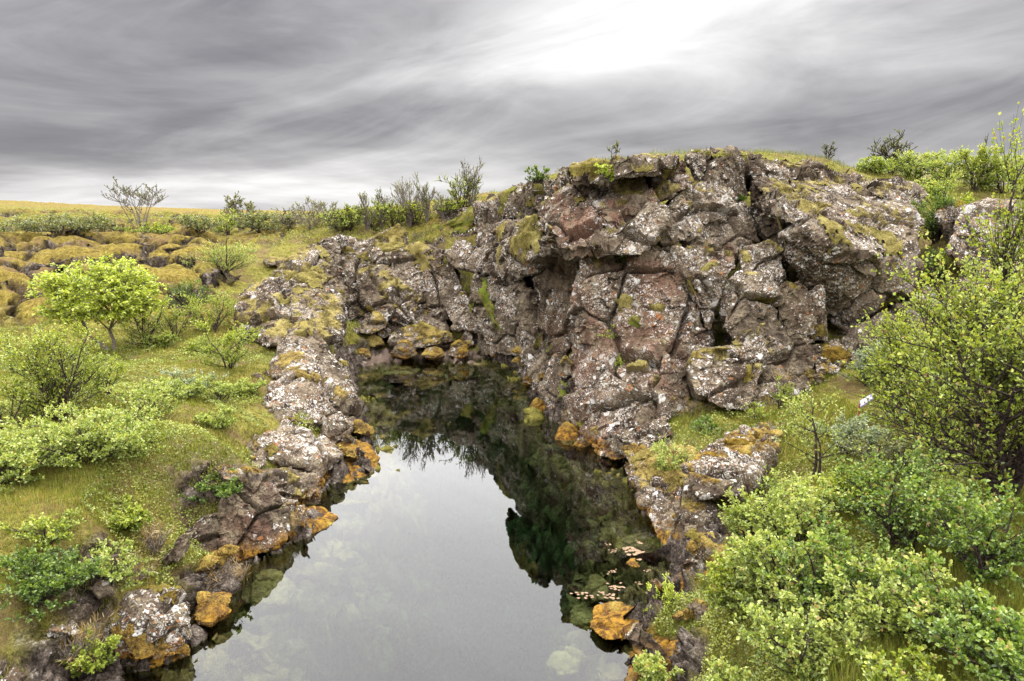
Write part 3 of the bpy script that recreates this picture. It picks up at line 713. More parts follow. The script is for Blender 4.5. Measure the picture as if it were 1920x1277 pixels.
for (px, py, Y, rx, ry, og, lab) in [(1063, 815, 14.7, 24, 22, .75, 'brown-green mossy hump at the foot of the central slab'), (1008, 765, 17.0, 17, 20, .85, 'gold mossy hump on the right wall waterline'), (995, 712, 19.2, 17, 9, .9, 'thin gold moss shelf on the right waterline'),
                                     (1060, 690, 16.0, 14, 22, .2, 'yellow-green moss bulge on the central slab corner')]:
    stone('mossy_stone', lab, [(px - rx, py + ry * .6, Y), (px - rx * .6, py - ry * .5, Y + .2), (px, py - ry, Y + .25), (px + rx * .7, py - ry * .5, Y + .2), (px + rx, py + ry * .6, Y), (px, py + ry, Y - .1)],
          thick=.6, moss=1.0, orange=og, rough=.45, group='mossy humps on the right waterline', down=.1)
# --- middle of the outcrop
stone('rock_slab', 'stacked leaning slabs left of the dark notch', [(1098, 458, 17.8), (1150, 422, 18.5), (1232, 368, 19.8), (1242, 388, 19.2), (1236, 450, 17.8), (1200, 480, 17.3), (1120, 480, 17.4)], thick=2, lichen=.9, moss=.3)
stone('rock_slab', 'lichen-white sloping slab right of the dark notch', [(1238, 402, 19.2), (1290, 350, 20.1), (1328, 342, 20.3), (1366, 365, 19.9), (1372, 412, 18.9), (1300, 452, 18.1), (1245, 452, 18.1)], thick=2.2, lichen=1.3, moss=.25)
stone('rock_block', 'square-cut tan block beneath the lichen-white slab', [(1268, 432, 18.7), (1310, 397, 19.5), (1398, 376, 19.9), (1412, 430, 19.1), (1420, 456, 18.7), (1300, 468, 18.2)], thick=2.2, lichen=.6, moss=.25, rough=.7)
stone('rock_block', 'rust-speckled block under the square-cut tan block', [(1262, 472, 17.9), (1300, 457, 18.5), (1390, 462, 18.1), (1382, 500, 17.5), (1362, 532, 17.1), (1290, 547, 17.0), (1272, 522, 17.3)], thick=2.2, lichen=.8, red=.6, moss=.35)
stone('rock_slope', 'brown ragged slope with scattered moss below the crest', [(1000, 392, 21.6), (1070, 342, 22.4), (1140, 322, 22.0), (1292, 300, 21.4), (1292, 352, 19.9), (1202, 392, 19.5), (1110, 422, 19.3), (1040, 422, 20.4)], thick=2.6, lichen=.7, red=.5, moss=.5)
stone('rock_block', 'upright white-topped block at the left foot of the big right slab', [(1385, 477, 17.4), (1440, 453, 17.7), (1470, 470, 17.3), (1472, 522, 16.8), (1440, 552, 16.3), (1400, 542, 16.5)], thick=1.8, lichen=1.1, moss=.4)
stone('rock_wedge', 'split wedge with a moss rim right of the central slab', [(1285, 520, 16.7), (1340, 494, 17.1), (1360, 520, 16.7), (1343, 592, 16.1), (1330, 622, 15.9), (1302, 562, 16.3)], thick=1.5, lichen=.7, red=.5, moss=.4)
stone('rock_wedge', 'tapering block with a white peak beside the split wedge', [(1356, 562, 16.1), (1384, 517, 16.5), (1430, 520, 16.3), (1453, 570, 15.8), (1450, 622, 15.3), (1382, 652, 15.0), (1356, 612, 15.4)], thick=1.9, lichen=.8, moss=.35)
stone('rock_block', 'block with a rounded head under the big right slab', [(1452, 537, 16.3), (1500, 514, 16.7), (1543, 540, 16.3), (1538, 590, 16.0), (1548, 642, 15.7), (1500, 662, 15.3), (1460, 602, 15.7)], thick=1.7, lichen=.7, moss=.35)
stone('rock_slab', 'broad low slab behind the round lichened boulder', [(1368, 642, 15.1), (1410, 606, 15.5), (1480, 602, 15.5), (1530, 650, 15.1), (1520, 692, 14.6), (1440, 722, 14.1), (1400, 692, 14.3)], thick=1.9, lichen=.9, moss=.35)
stone('boulder', 'round lichened boulder lying at the edge of the grass', [(1284, 690, 14.1), (1302, 663, 14.6), (1400, 656, 14.8), (1434, 690, 14.3), (1420, 730, 13.8), (1400, 772, 13.4), (1350, 765, 13.3), (1305, 740, 13.6)], thick=1.4, lichen=1.15, moss=.3, rough=.75)
stone('rock_block', 'dark broken base between boulder and grass', [(1405, 732, 14.1), (1440, 712, 14.4), (1520, 697, 14.5), (1545, 712, 14.4), (1500, 737, 14.0), (1420, 772, 13.6)], thick=1.3, lichen=.6, moss=.35, orange=.3)
stone('rock_block', 'low rock under rusty moss right of the broad low slab', [(1525, 662, 15.0), (1570, 642, 15.4), (1598, 670, 15.1), (1570, 702, 14.6), (1530, 702, 14.5)], thick=1.1, lichen=.9, moss=.7, orange=.7)
stone('rock_slab', 'speckled rock sloping out from beneath the big right slab', [(1568, 642, 15.9), (1640, 592, 16.5), (1740, 547, 17.0), (1778, 612, 16.3), (1762, 692, 15.3), (1650, 702, 15.1), (1590, 692, 15.1)], thick=2, lichen=.9, moss=.3)
stone('rock_slab', 'big right slab with moss cushions on its tilted top and a dark overhanging front', [[(1415, 345, 20.0), (1440, 332, 20.6), (1560, 342, 21.2), (1655, 367, 20.4), (1716, 397, 19.2), (1730, 432, 18.2), (1640, 482, 16.0), (1545, 458, 16.2), (1462, 402, 17.2)],
      [(1462, 402, 17.3), (1545, 458, 16.3), (1640, 482, 16.1), (1728, 440, 17.9), (1728, 500, 17.2), (1700, 545, 16.9), (1640, 588, 16.8), (1588, 622, 16.9), (1555, 590, 17.0), (1500, 500, 17.0)]], thick=2.4, lichen=1.0, moss=.3, rough=.9)
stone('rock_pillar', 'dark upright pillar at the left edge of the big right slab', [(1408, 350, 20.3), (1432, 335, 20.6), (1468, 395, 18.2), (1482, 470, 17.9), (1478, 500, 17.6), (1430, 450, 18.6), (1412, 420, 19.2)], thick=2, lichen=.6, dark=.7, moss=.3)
# --- crest
stone('crest_rock', 'tall cracked block on the highest point of the crest', [(1288, 292, 20.8), (1340, 284, 21.0), (1404, 290, 20.8), (1406, 370, 20.4), (1380, 397, 20.0), (1312, 342, 20.2)], thick=2.5, lichen=.6, dark=.45, moss=.5, grain=(1.2, 1.2, .8))
stone('crest_rock', 'vertical crest wall right of the tall cracked block', [(1402, 294, 21.4), (1470, 302, 21.6), (1508, 312, 21.7), (1512, 342, 21.1), (1412, 352, 20.8)], thick=2, lichen=.6, dark=.35, moss=.45)
stone('crest_rock', 'long low crest rock under the grassy shoulder', [(1495, 312, 22.6), (1560, 322, 22.9), (1635, 346, 23.1), (1650, 366, 22.3), (1560, 347, 21.9), (1500, 342, 21.9)], thick=2, lichen=.7, dark=.2, moss=.5)
stone('crest_rock', 'dark rock behind the right end of the big right slab', [(1612, 347, 21.3), (1650, 340, 21.6), (1710, 350, 21.5), (1735, 375, 20.8), (1720, 400, 20.1), (1640, 367, 20.3)], thick=1.6, lichen=.8, dark=.3, moss=.35)
stone('crest_rock', 'white-stained crest rock left of the tall cracked block', [(1146, 302, 20.1), (1205, 289, 20.1), (1276, 297, 19.9), (1282, 327, 19.4), (1150, 337, 19.7)], thick=2, lichen=.9, dark=.2, moss=.5)
stone('crest_rock', 'dark crest block with a flat moss top, near the yellow-leaved sprig', [(1060, 322, 21.1), (1077, 309, 21.3), (1146, 309, 20.9), (1152, 342, 20.2), (1070, 347, 20.5)], thick=2, lichen=.5, dark=.55, moss=.55, grain=(1.3, 1.3, .7))
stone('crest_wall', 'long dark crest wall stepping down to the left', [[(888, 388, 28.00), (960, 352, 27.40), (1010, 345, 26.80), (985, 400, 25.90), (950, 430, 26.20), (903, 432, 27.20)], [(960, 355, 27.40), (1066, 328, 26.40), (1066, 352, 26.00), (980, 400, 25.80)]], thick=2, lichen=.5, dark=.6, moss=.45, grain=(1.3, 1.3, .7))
# --- right of the gully
stone('mossy_rock', 'rock with a domed rust-orange moss cap beside the green gully', [(1752, 402, 18.6), (1790, 378, 18.9), (1822, 388, 18.7), (1832, 440, 17.8), (1782, 452, 17.7)], thick=1.5, lichen=.7, moss=.5, orange=1.0)
stone('rock_wall', 'grey wall of rock right of the rust-orange moss cap', [(1802, 402, 17.2), (1850, 382, 17.6), (1970, 385, 17.0), (1970, 500, 15.7), (1832, 522, 15.8), (1775, 472, 16.8)], thick=2.4, lichen=.9, moss=.3)
stone('rock_wall', 'lower dark rock behind the leaves of the big birch', [(1775, 525, 15.9), (1830, 502, 16.2), (1980, 482, 15.2), (1980, 642, 13.9), (1850, 662, 14.3), (1800, 602, 15.1)], thick=2, lichen=.7, dark=.3, moss=.3)
# --- near right bank
stone('ledge_rock', 'moss-topped ledge overhanging the pool at the right bank', [(1168, 848, 12.4), (1215, 830, 12.8), (1300, 842, 12.0), (1312, 900, 11.0), (1212, 935, 10.9), (1185, 900, 11.6)], thick=1.2, lichen=.8, moss=.75, orange=.35, rough=.8)
stone('undercut_rock', 'long grey undercut rock face curving down to the water', [(1183, 895, 11.5), (1215, 960, 10.5), (1250, 1062, 9.3), (1262, 1082, 9.1), (1302, 1082, 8.9), (1322, 1000, 9.5), (1310, 900, 10.7), (1240, 902, 11.1)], thick=1.0, lichen=.85, moss=.2, grain=(1.0, 1.0, .45))
stone('boulder', 'grey-spotted boulder with a gold moss crest above the ledge', [(1288, 872, 10.55), (1340, 832, 11.15), (1392, 806, 11.55), (1438, 840, 10.95), (1412, 900, 10.15), (1382, 930, 9.65), (1310, 930, 9.75), (1293, 900, 10.05)], thick=1.2, lichen=1.25, moss=.4, orange=.7, rough=.8)
stone('rock_block', 'half-hidden rock at the grass end of the grey-spotted boulder', [(1385, 812, 11.70), (1430, 795, 12.10), (1470, 812, 11.80), (1462, 842, 11.30), (1420, 850, 11.10)], thick=.9, lichen=.9, moss=.5, orange=.6)
stone('rock_block', 'knobbly rock with gold moss and a white patch at the bank foot', [(1248, 1082, 8.9), (1290, 1052, 9.1), (1340, 1062, 8.7), (1350, 1110, 8.2), (1290, 1135, 8.05), (1253, 1112, 8.6)], thick=.8, lichen=.9, moss=.55, orange=.7)
stone('bank_rock', 'dark ribbed rock under the willow leaves', [(1262, 960, 9.9), (1330, 940, 10.0), (1372, 1000, 9.3), (1362, 1070, 8.6), (1300, 1070, 8.8)], thick=1.0, lichen=.6, moss=.45, orange=.5, dark=.3)
stone('bank_rock', 'dark ledge left of the near bushes', [(1190, 1182, 7.8), (1240, 1152, 8.1), (1322, 1132, 7.9), (1322, 1200, 7.2), (1260, 1232, 6.95), (1180, 1217, 7.3)], thick=.8, lichen=.7, moss=.45, orange=.6, dark=.3)
stone('mossy_stone', 'orange moss-covered block standing in the shallows', [(1110, 1178, 7.50), (1118, 1142, 8.00), (1155, 1133, 8.10), (1200, 1150, 7.80), (1197, 1198, 7.25), (1135, 1200, 7.25)], thick=.45, moss=.8, orange=.8, rough=.6)
stone('bank_rock', 'low dark rock at the bottom edge of the right bank', [(1175, 1235, 7.0), (1220, 1205, 7.2), (1262, 1290, 6.3), (1180, 1295, 6.3)], thick=.5, lichen=.5, moss=.5, orange=.7, dark=.3)
stone('stone', 'small grey triangular stone breaking the water over the brown shallows', [(1170, 1058, 9.15), (1180, 1046, 9.3), (1192, 1044, 9.3), (1199, 1064, 9.05), (1185, 1063, 9.0)], thick=.15, lichen=.0, rough=.2, dark=.2)
# --- outcrops on the mossy hillside
for (x0, x1, y0, y1, Y, lab) in [(185, 262, 411, 433, 43, 'dark outcrop band on the hillside left of the bare tree'), (0, 112, 411, 424, 45, 'long low outcrop at the far left of the hillside'),
                                 (268, 325, 455, 480, 31, 'cluster of broken lava under the bare tree'), (300, 355, 478, 505, 28, 'lava outcrop below the broken cluster'),
                                 (300, 345, 412, 424, 46, 'thin dark outcrop right of the bare tree'), (205, 235, 520, 533, 25, 'pale lava block peeping from moss above the bright tree'),
                                 (300, 352, 518, 545, 24.5, 'lichened lava block in the moss right of the bright tree'), (495, 540, 480, 497, 27, 'lava edge in the moss above the pyramid')]:
    stone('lava_outcrop', lab, [(x0, (y0 + y1) / 2, Y), (x0 + (x1 - x0) * .2, y0, Y + .6), (x0 + (x1 - x0) * .7, y0 + 2, Y + .6), (x1, (y0 + y1) / 2, Y), (x1 - (x1 - x0) * .2, y1, Y - .4), (x0 + (x1 - x0) * .25, y1, Y - .4)],
          thick=1.5, lichen=.7, dark=.35, moss=.6, group='lava outcrops on the mossy hillside', down=.3)
# --- sunken stones in the clear water
for i, (px, py, z, rx, ry, lab) in enumerate([
        (500, 1105, -.25, 60, 36, 'large sunken slab below the mossy ledge rock'), (600, 1020, -.25, 45, 20, 'sunken brown slab under the gold moss spit'), (660, 925, -.12, 45, 22, 'sunken brown rock under the mossy stub'),
        (1130, 905, -.5, 45, 26, 'sunken green block below the pale waterline block'), (1040, 850, -.5, 50, 24, 'sunken mossy rock beneath the brown-green hump'), (1140, 965, -.9, 45, 34, 'deep green sunken slab in front of the undercut face'),
        (1190, 1020, -.2, 48, 20, 'brown sunken shelf stone behind the triangular stone'), (1120, 1100, -.35, 24, 28, 'rounded sunken stone beyond the orange block'), (1090, 1150, -.5, 26, 22, 'small sunken stone left of the orange block'),
        (1160, 1245, -.15, 45, 32, 'brown sunken rock in front of the orange block'), (985, 760, -.4, 30, 18, 'sunken rock beside the thin gold shelf'), (1060, 1240, -.4, 34, 26, 'pale sunken rock at the bottom of the pool, near edge'),
        (430, 1200, -.3, 60, 22, 'long sunken ledge right of the blotched boulder'), (730, 695, -.15, 60, 8, 'sunken slab just off the sand strip'), (860, 700, -.3, 60, 9, 'sunken slab in the far right corner')]):
    c = PZ(px, py, z); Y = c.y
    stone('sunken_rock', lab, [(px - rx, py + ry * .3, Y), (px - rx * .6, py - ry * .8, Y + .35), (px + rx * .4, py - ry, Y + .4), (px + rx, py - ry * .2, Y + .1), (px + rx * .7, py + ry * .8, Y - .25), (px - rx * .4, py + ry, Y - .3)],
          thick=.6, moss=0, lichen=-2, rough=.6, group='sunken rocks in the pool', down=.15)
# --- rubble along the two waterlines: a few shapes, copied and turned
rub = random.Random(8)
protos = []
for k in range(4):
    px, py, Y = 640 + 40 * k, 1180, 7.9
    m_ = [(px + rub.uniform(16, 34) * math.cos(a), py + rub.uniform(12, 26) * math.sin(a), Y + rub.uniform(-.12, .12)) for a in [j * 1.05 for j in range(6)]]
    protos.append(stone('rubble_stone', 'rough little stone wedged among others at the waterline', m_, thick=.3, lichen=(.9, .5, .2, .7)[k], moss=(.2, .5, .65, .3)[k], orange=.7, rough=.8, seed=40 + k, group='rubble stones along both waterlines'))
RUB = []
n_ = len(SHORE)
for i in range(2, n_ - 3):
    A_, B_ = SHORE[i], SHORE[i + 1]; L_ = float(np.linalg.norm(B_ - A_))
    if A_[1] > 20.5: continue
    for q in range(max(1, int(L_ / .34))):
        t_ = rub.random(); p_ = A_ * (1 - t_) + B_ * t_; nrm_ = np.array([-(B_ - A_)[1], (B_ - A_)[0]]) / L_
        off_ = rub.uniform(-.05, .75)
        for sgn in (1, -1):
            c_ = p_ + nrm_ * sgn * off_
            if (float(shore_dist(np.array([c_[0]]), np.array([c_[1]]))[0]) > 0) == (off_ > 0): break
        if (c_[0] + 3.0) ** 2 + (c_[1] - 7.1) ** 2 > .45: RUB.append((float(c_[0]), float(c_[1])))
for i, (x_, y_) in enumerate(RUB):
    src = protos[i % 4]
    o_ = src if i < 4 else src.copy()
    if i >= 4: COL.objects.link(o_)
    s_ = rub.uniform(.4, 1.15) * (1 + .02 * y_)
    z_ = ground_z(x_, y_)
    if i < 4:
        ROCKS.remove(next(t for t in ROCKS if t[0] is o_))
    o_.location = (x_, y_, max(z_, -.1) - .10 * s_); o_.scale = (s_, s_ * rub.uniform(.8, 1.2), s_ * rub.uniform(.7, 1.1)); o_.rotation_euler = (rub.uniform(-.3, .3), rub.uniform(-.3, .3), rub.uniform(0, 6.28))
make_bvh()
CUSHIONS = [  # px, py, rx, ry, height, orange, green
    (992, 440, 44, 40, .16, 0, .1), (968, 470, 20, 22, .10, 0, 0), (940, 432, 14, 9, .08, 0, .1), (935, 478, 9, 15, .08, 0, 0),
    (745, 466, 52, 8, .12, 0, .1), (780, 462, 25, 7, .10, 0, 0), (685, 482, 20, 10, .12, 0, .1), (798, 492, 18, 10, .10, 0, 0), (838, 490, 8, 3, .05, 0, .1), (720, 470, 60, 9, .12, 0, .1), (735, 440, 22, 8, .10, .1, 0), (715, 445, 12, 6, .07, .1, .1),
    (655, 470, 12, 5, .06, 0, 0), (880, 402, 45, 9, .14, .1, .6), (850, 418, 34, 8, .12, 0, .6), (800, 440, 30, 8, .12, 0, .6), (905, 550, 14, 22, .12, 0, 1), (887, 575, 13, 9, .1, 0, 1),
    (945, 365, 28, 9, .10, .1, .5), (1000, 350, 24, 5, .08, 0, .3), (1100, 312, 40, 5, .1, .2, .2), (1078, 316, 18, 4, .06, .2, .2), (1155, 296, 20, 4, .07, .3, .1), (1215, 287, 16, 4, .06, 0, .5), (1330, 286, 34, 5, .09, .1, .5), (1392, 290, 30, 6, .09, .1, .8),
    (1272, 312, 18, 5, .06, .4, .1), (1305, 342, 10, 5, .05, .4, 0), (1262, 330, 22, 8, .06, 0, 0), (1205, 330, 20, 6, .05, 0, .1), (1170, 340, 16, 6, .05, 0, .2), (1120, 352, 22, 7, .06, .1, .2), (1090, 375, 18, 8, .08, .1, .1), (1035, 365, 26, 8, .06, 0, .1), (1000, 385, 20, 7, .06, 0, .1),
    (1170, 562, 18, 9, .09, 0, .1), (1235, 577, 17, 7, .06, 0, .1), (1188, 600, 11, 9, .06, 0, .7), (1120, 490, 10, 5, .03, .2, 0), (1290, 520, 8, 9, .08, 0, .1), (1320, 502, 26, 6, .05, 0, .1),
    (1560, 430, 27, 17, .10, 0, .1), (1635, 440, 26, 10, .08, 0, .1), (1670, 445, 22, 10, .08, 0, .1), (1665, 468, 22, 12, .09, 0, .1), (1600, 402, 18, 8, .06, 0, .1), (1605, 428, 24, 8, .04, 0, 0), (1468, 355, 24, 7, .05, 0, .1), (1500, 350, 26, 5, .05, 0, .1), (1545, 345, 22, 5, .05, 0, .1), (1605, 350, 12, 5, .06, 0, .1), (1508, 392, 14, 9, .04, 0, 0), (1470, 430, 5, 9, .05, 0, 0),
    (1388, 473, 10, 8, .07, 0, 0), (1400, 482, 10, 12, .07, 0, 0), (1365, 470, 11, 5, .04, 0, .1), (1435, 562, 17, 6, .05, .3, .1), (1486, 535, 8, 4, .04, .3, .1), (1545, 618, 22, 8, .06, .2, .1), (1535, 625, 14, 6, .05, .3, 0), (1405, 698, 12, 9, .06, .5, .3),
    (1305, 662, 14, 6, .05, .2, 0), (1340, 658, 34, 5, .05, .3, .1), (1290, 682, 8, 6, .05, 0, 0), (1790, 380, 28, 15, .12, .95, 0), (1560, 660, 34, 12, .08, .85, .1), (1545, 650, 20, 7, .06, .4, .2),
    (1200, 855, 26, 12, .08, .25, .1), (1222, 890, 11, 17, .08, .3, 0), (1250, 870, 30, 14, .05, .3, .3), (1262, 900, 20, 14, .06, .3, .1), (1380, 828, 34, 6, .06, .9, .1), (1420, 822, 22, 8, .05, .9, .1), (1330, 852, 22, 6, .05, .9, 0),
    (1298, 1005, 16, 10, .07, .4, .2), (1312, 1030, 10, 9, .06, .5, .2), (1292, 1065, 26, 9, .05, .6, .2), (1300, 1100, 20, 12, .04, .6, .1), (1225, 1185, 18, 12, .05, .7, .2), (1250, 1165, 16, 8, .05, .8, .1),
    (285, 1102, 44, 10, .04, .55, .3), (215, 1155, 12, 8, .03, .3, .1), (320, 1120, 18, 10, .03, .6, .1), (575, 608, 19, 6, .06, .3, .1), (565, 622, 15, 9, .06, .1, .1), (640, 680, 17, 7, .07, .1, .1), (545, 790, 16, 5, .04, .6, .1), (508, 845, 15, 9, .07, .2, .2), (458, 828, 14, 7, .04, .6, .1), (500, 805, 8, 6, .04, .7, 0),
    (575, 520, 24, 11, .10, 0, .1), (590, 535, 20, 8, .09, 0, .1), (540, 515, 20, 7, .07, 0, .1), (525, 560, 18, 6, .06, 0, .1), (495, 585, 14, 5, .05, 0, .1), (610, 470, 22, 10, .08, 0, .1), (595, 500, 16, 6, .06, 0, .1), (480, 620, 12, 4, .05, 0, .1), (640, 550, 12, 6, .07, .3, .1), (560, 545, 20, 6, .06, 0, .1),
    (690, 578, 14, 4, .05, .4, .1), (790, 607, 24, 5, .06, .3, .3), (800, 586, 16, 4, .05, .3, .2), (868, 550, 8, 4, .05, .5, .2), (840, 600, 12, 5, .05, .2, .7), (610, 790, 14, 6, .03, .4, 0), (1030, 808, 10, 8, .05, .5, .3), (1085, 800, 14, 7, .05, .3, .6), (1055, 735, 14, 8, .06, 0, .9), (1030, 655, 8, 12, .06, 0, .8), (1008, 640, 10, 9, .05, .2, .5)]
for i, c in enumerate(CUSHIONS):
    drape(*c[:4], h=c[4], orange=c[5], green=c[6], seed=i)

# ------------------------------------------------------------------ vegetation
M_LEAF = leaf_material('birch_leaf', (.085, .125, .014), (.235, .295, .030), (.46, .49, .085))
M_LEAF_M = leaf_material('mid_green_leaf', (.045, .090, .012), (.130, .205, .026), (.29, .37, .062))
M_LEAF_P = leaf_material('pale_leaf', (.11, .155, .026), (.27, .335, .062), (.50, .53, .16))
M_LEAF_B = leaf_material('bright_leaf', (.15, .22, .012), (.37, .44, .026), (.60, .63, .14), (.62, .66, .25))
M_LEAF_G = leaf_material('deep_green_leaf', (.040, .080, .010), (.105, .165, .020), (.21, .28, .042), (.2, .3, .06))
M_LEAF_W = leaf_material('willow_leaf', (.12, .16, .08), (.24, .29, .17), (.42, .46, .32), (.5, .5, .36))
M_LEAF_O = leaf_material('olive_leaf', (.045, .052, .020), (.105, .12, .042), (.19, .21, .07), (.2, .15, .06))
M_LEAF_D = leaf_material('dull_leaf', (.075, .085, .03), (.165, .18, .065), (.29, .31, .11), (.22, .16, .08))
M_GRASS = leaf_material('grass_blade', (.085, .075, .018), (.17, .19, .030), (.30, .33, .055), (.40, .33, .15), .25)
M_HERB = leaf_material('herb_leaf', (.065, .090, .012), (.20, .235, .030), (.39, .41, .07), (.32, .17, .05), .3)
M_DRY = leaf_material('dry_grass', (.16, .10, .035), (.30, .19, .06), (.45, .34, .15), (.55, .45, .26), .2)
M_BARK = bark_material('dark_bark', (.020, .014, .012), (.075, .055, .048))
M_BARK_L = bark_material('pale_bark', (.10, .08, .065), (.24, .205, .175))

def tubes(paths, sides=4):
    """paths: list of (points list, radii list) -> arrays of one mesh"""
    V = []; F = []; n0 = 0
    ang = np.linspace(0, 2 * math.pi, sides, endpoint=False); ca, sa = np.cos(ang), np.sin(ang)
    for pts, rad in paths:
        P = np.asarray(pts); k = len(P)
        T = np.gradient(P, axis=0); T /= np.linalg.norm(T, axis=1)[:, None] + 1e-9
        ref = np.array([0.0, 0, 1]) if abs(T[0, 2]) < .8 else np.array([1.0, 0, 0])
        A = np.cross(T, ref); A /= np.linalg.norm(A, axis=1)[:, None] + 1e-9; B = np.cross(T, A)
        R = np.asarray(rad)[:, None, None]
        ring = P[:, None] + R * (A[:, None] * ca[None, :, None] + B[:, None] * sa[None, :, None])
        V.append(ring.reshape(-1, 3))
        i = (np.arange(k - 1)[:, None] * sides); j = np.arange(sides)[None]; jn = (j + 1) % sides
        F.append((np.stack([i + j, i + jn, i + sides + jn, i + sides + j], 2).reshape(-1, 4)) + n0)
        n0 += k * sides
    return np.concatenate(V), np.concatenate(F)
def leaf_mesh(P, D, L, W, rs, near, rnd):
    """leaves: rounded and folded along the midrib near the camera, simple diamonds far away"""
    n = len(P)
    D = D / (np.linalg.norm(D, axis=1)[:, None] + 1e-9)
    r = rs.normal(size=(n, 3)); r[:, 2] = np.abs(r[:, 2]) * 1.3 + .25
    S = np.cross(D, r); S /= np.linalg.norm(S, axis=1)[:, None] + 1e-9
    N = np.cross(S, D)
    L = L[:, None]; W = W[:, None]; fold = .22 * W
    if near:
        pts = [P, P + D * L * .30 + S * W * .46 + N * fold, P + D * L * .68 + S * W * .40 + N * fold, P + D * L - N * L * .08, P + D * L * .68 - S * W * .40 + N * fold, P + D * L * .30 - S * W * .46 + N * fold]
        V = np.stack(pts, 1).reshape(-1, 3); b = np.arange(n)[:, None] * 6
        F = np.concatenate([b + np.array([[0, 1, 2, 3]]), b + np.array([[0, 3, 4, 5]])], 1).reshape(-1, 4)
        return V, F, np.repeat(rnd, 6)
    V = np.stack([P, P + D * L * .5 + S * W * .5 + N * fold, P + D * L, P + D * L * .5 - S * W * .5], 1).reshape(-1, 3)
    F = (np.arange(n)[:, None] * 4 + np.arange(4)[None]).reshape(-1, 4)
    return V, F, np.repeat(rnd, 4)
def grow(rng, H, W, stems, nb, nt, lean=(0, 0), up=.35, bare=.0, base_spread=.06, crook=.25, first=.25, shape=1.0):
    """stems -> branches -> twigs; returns paths (points, radii) and twig list for leaves"""
    paths = []; twigs = []
    def walk(p, d, L, n, jit, trop):
        pts = [p.copy()]; step = L / n
        for i in range(n):
            d = d + np.array([rng.gauss(0, jit), rng.gauss(0, jit), rng.gauss(0, jit) * .7 + trop]); d = d / np.linalg.norm(d)
            p = p + d * step; pts.append(p.copy())
        return np.array(pts)
    def side(d, ang):
        a = np.cross(d, [rng.gauss(0, 1), rng.gauss(0, 1), rng.gauss(0, 1)]); a /= np.linalg.norm(a) + 1e-9
        return d * math.cos(ang) + a * math.sin(ang)
    for s in range(stems):
        th = rng.uniform(0, 2 * math.pi); k = W / max(H, .01) * .5 * shape
        o = rng.uniform(.1, 1) if stems > 1 else .15
        d = np.array([math.cos(th) * k * o + lean[0], math.sin(th) * k * o * .8 + lean[1], 1.0]); d /= np.linalg.norm(d)
        L = H * rng.uniform(.72, 1.05) * (1 + .25 * k * o)
        p0 = np.array([math.cos(th), math.sin(th), 0]) * base_spread * H * o - np.array([0, 0, .08])
        P = walk(p0, d, L, 9, crook * .45, .03)
        r0 = .010 + .014 * H * rng.uniform(.7, 1.1)
        paths.append((P, np.linspace(r0, r0 * .18, 10)))
        for b in range(nb):
            t = rng.uniform(first, 1.0); i = min(8, int(t * 9)); q = P[i] + (P[i + 1] - P[i]) * (t * 9 - i)
            dd = P[i + 1] - P[i]; dd /= np.linalg.norm(dd)
            d2 = side(dd, rng.uniform(.5, 1.15))
            d2[2] = d2[2] * .8 + .12; d2[:2] *= (1 + .6 * min(2.5, k))
            d2 /= np.linalg.norm(d2)
            L2 = H * rng.uniform(.22, .46) * (1.15 - .75 * t) * (1 + .5 * min(2, k))
            B = walk(q, d2, L2, 6, crook * .55, up * .10)
            r2 = r0 * .42 * (1.1 - t * .7)
            paths.append((B, np.linspace(r2, r2 * .25, 7)))
            for w in range(nt):
                t2 = rng.uniform(.2, 1.0); i2 = min(5, int(t2 * 6)); q2 = B[i2] + (B[i2 + 1] - B[i2]) * (t2 * 6 - i2)
                d3 = B[i2 + 1] - B[i2]; d3 /= np.linalg.norm(d3)
                d3 = side(d3, rng.uniform(.3, 1.0)); d3[2] += up * .5; d3 /= np.linalg.norm(d3)
                L3 = H * rng.uniform(.09, .22)
                Tw = walk(q2, d3, L3, 3, crook * .5, up * .15)
                paths.append((Tw, np.linspace(r2 * .30, r2 * .12, 4)))
                if rng.random() > bare: twigs.append(Tw)
    return paths, twigs
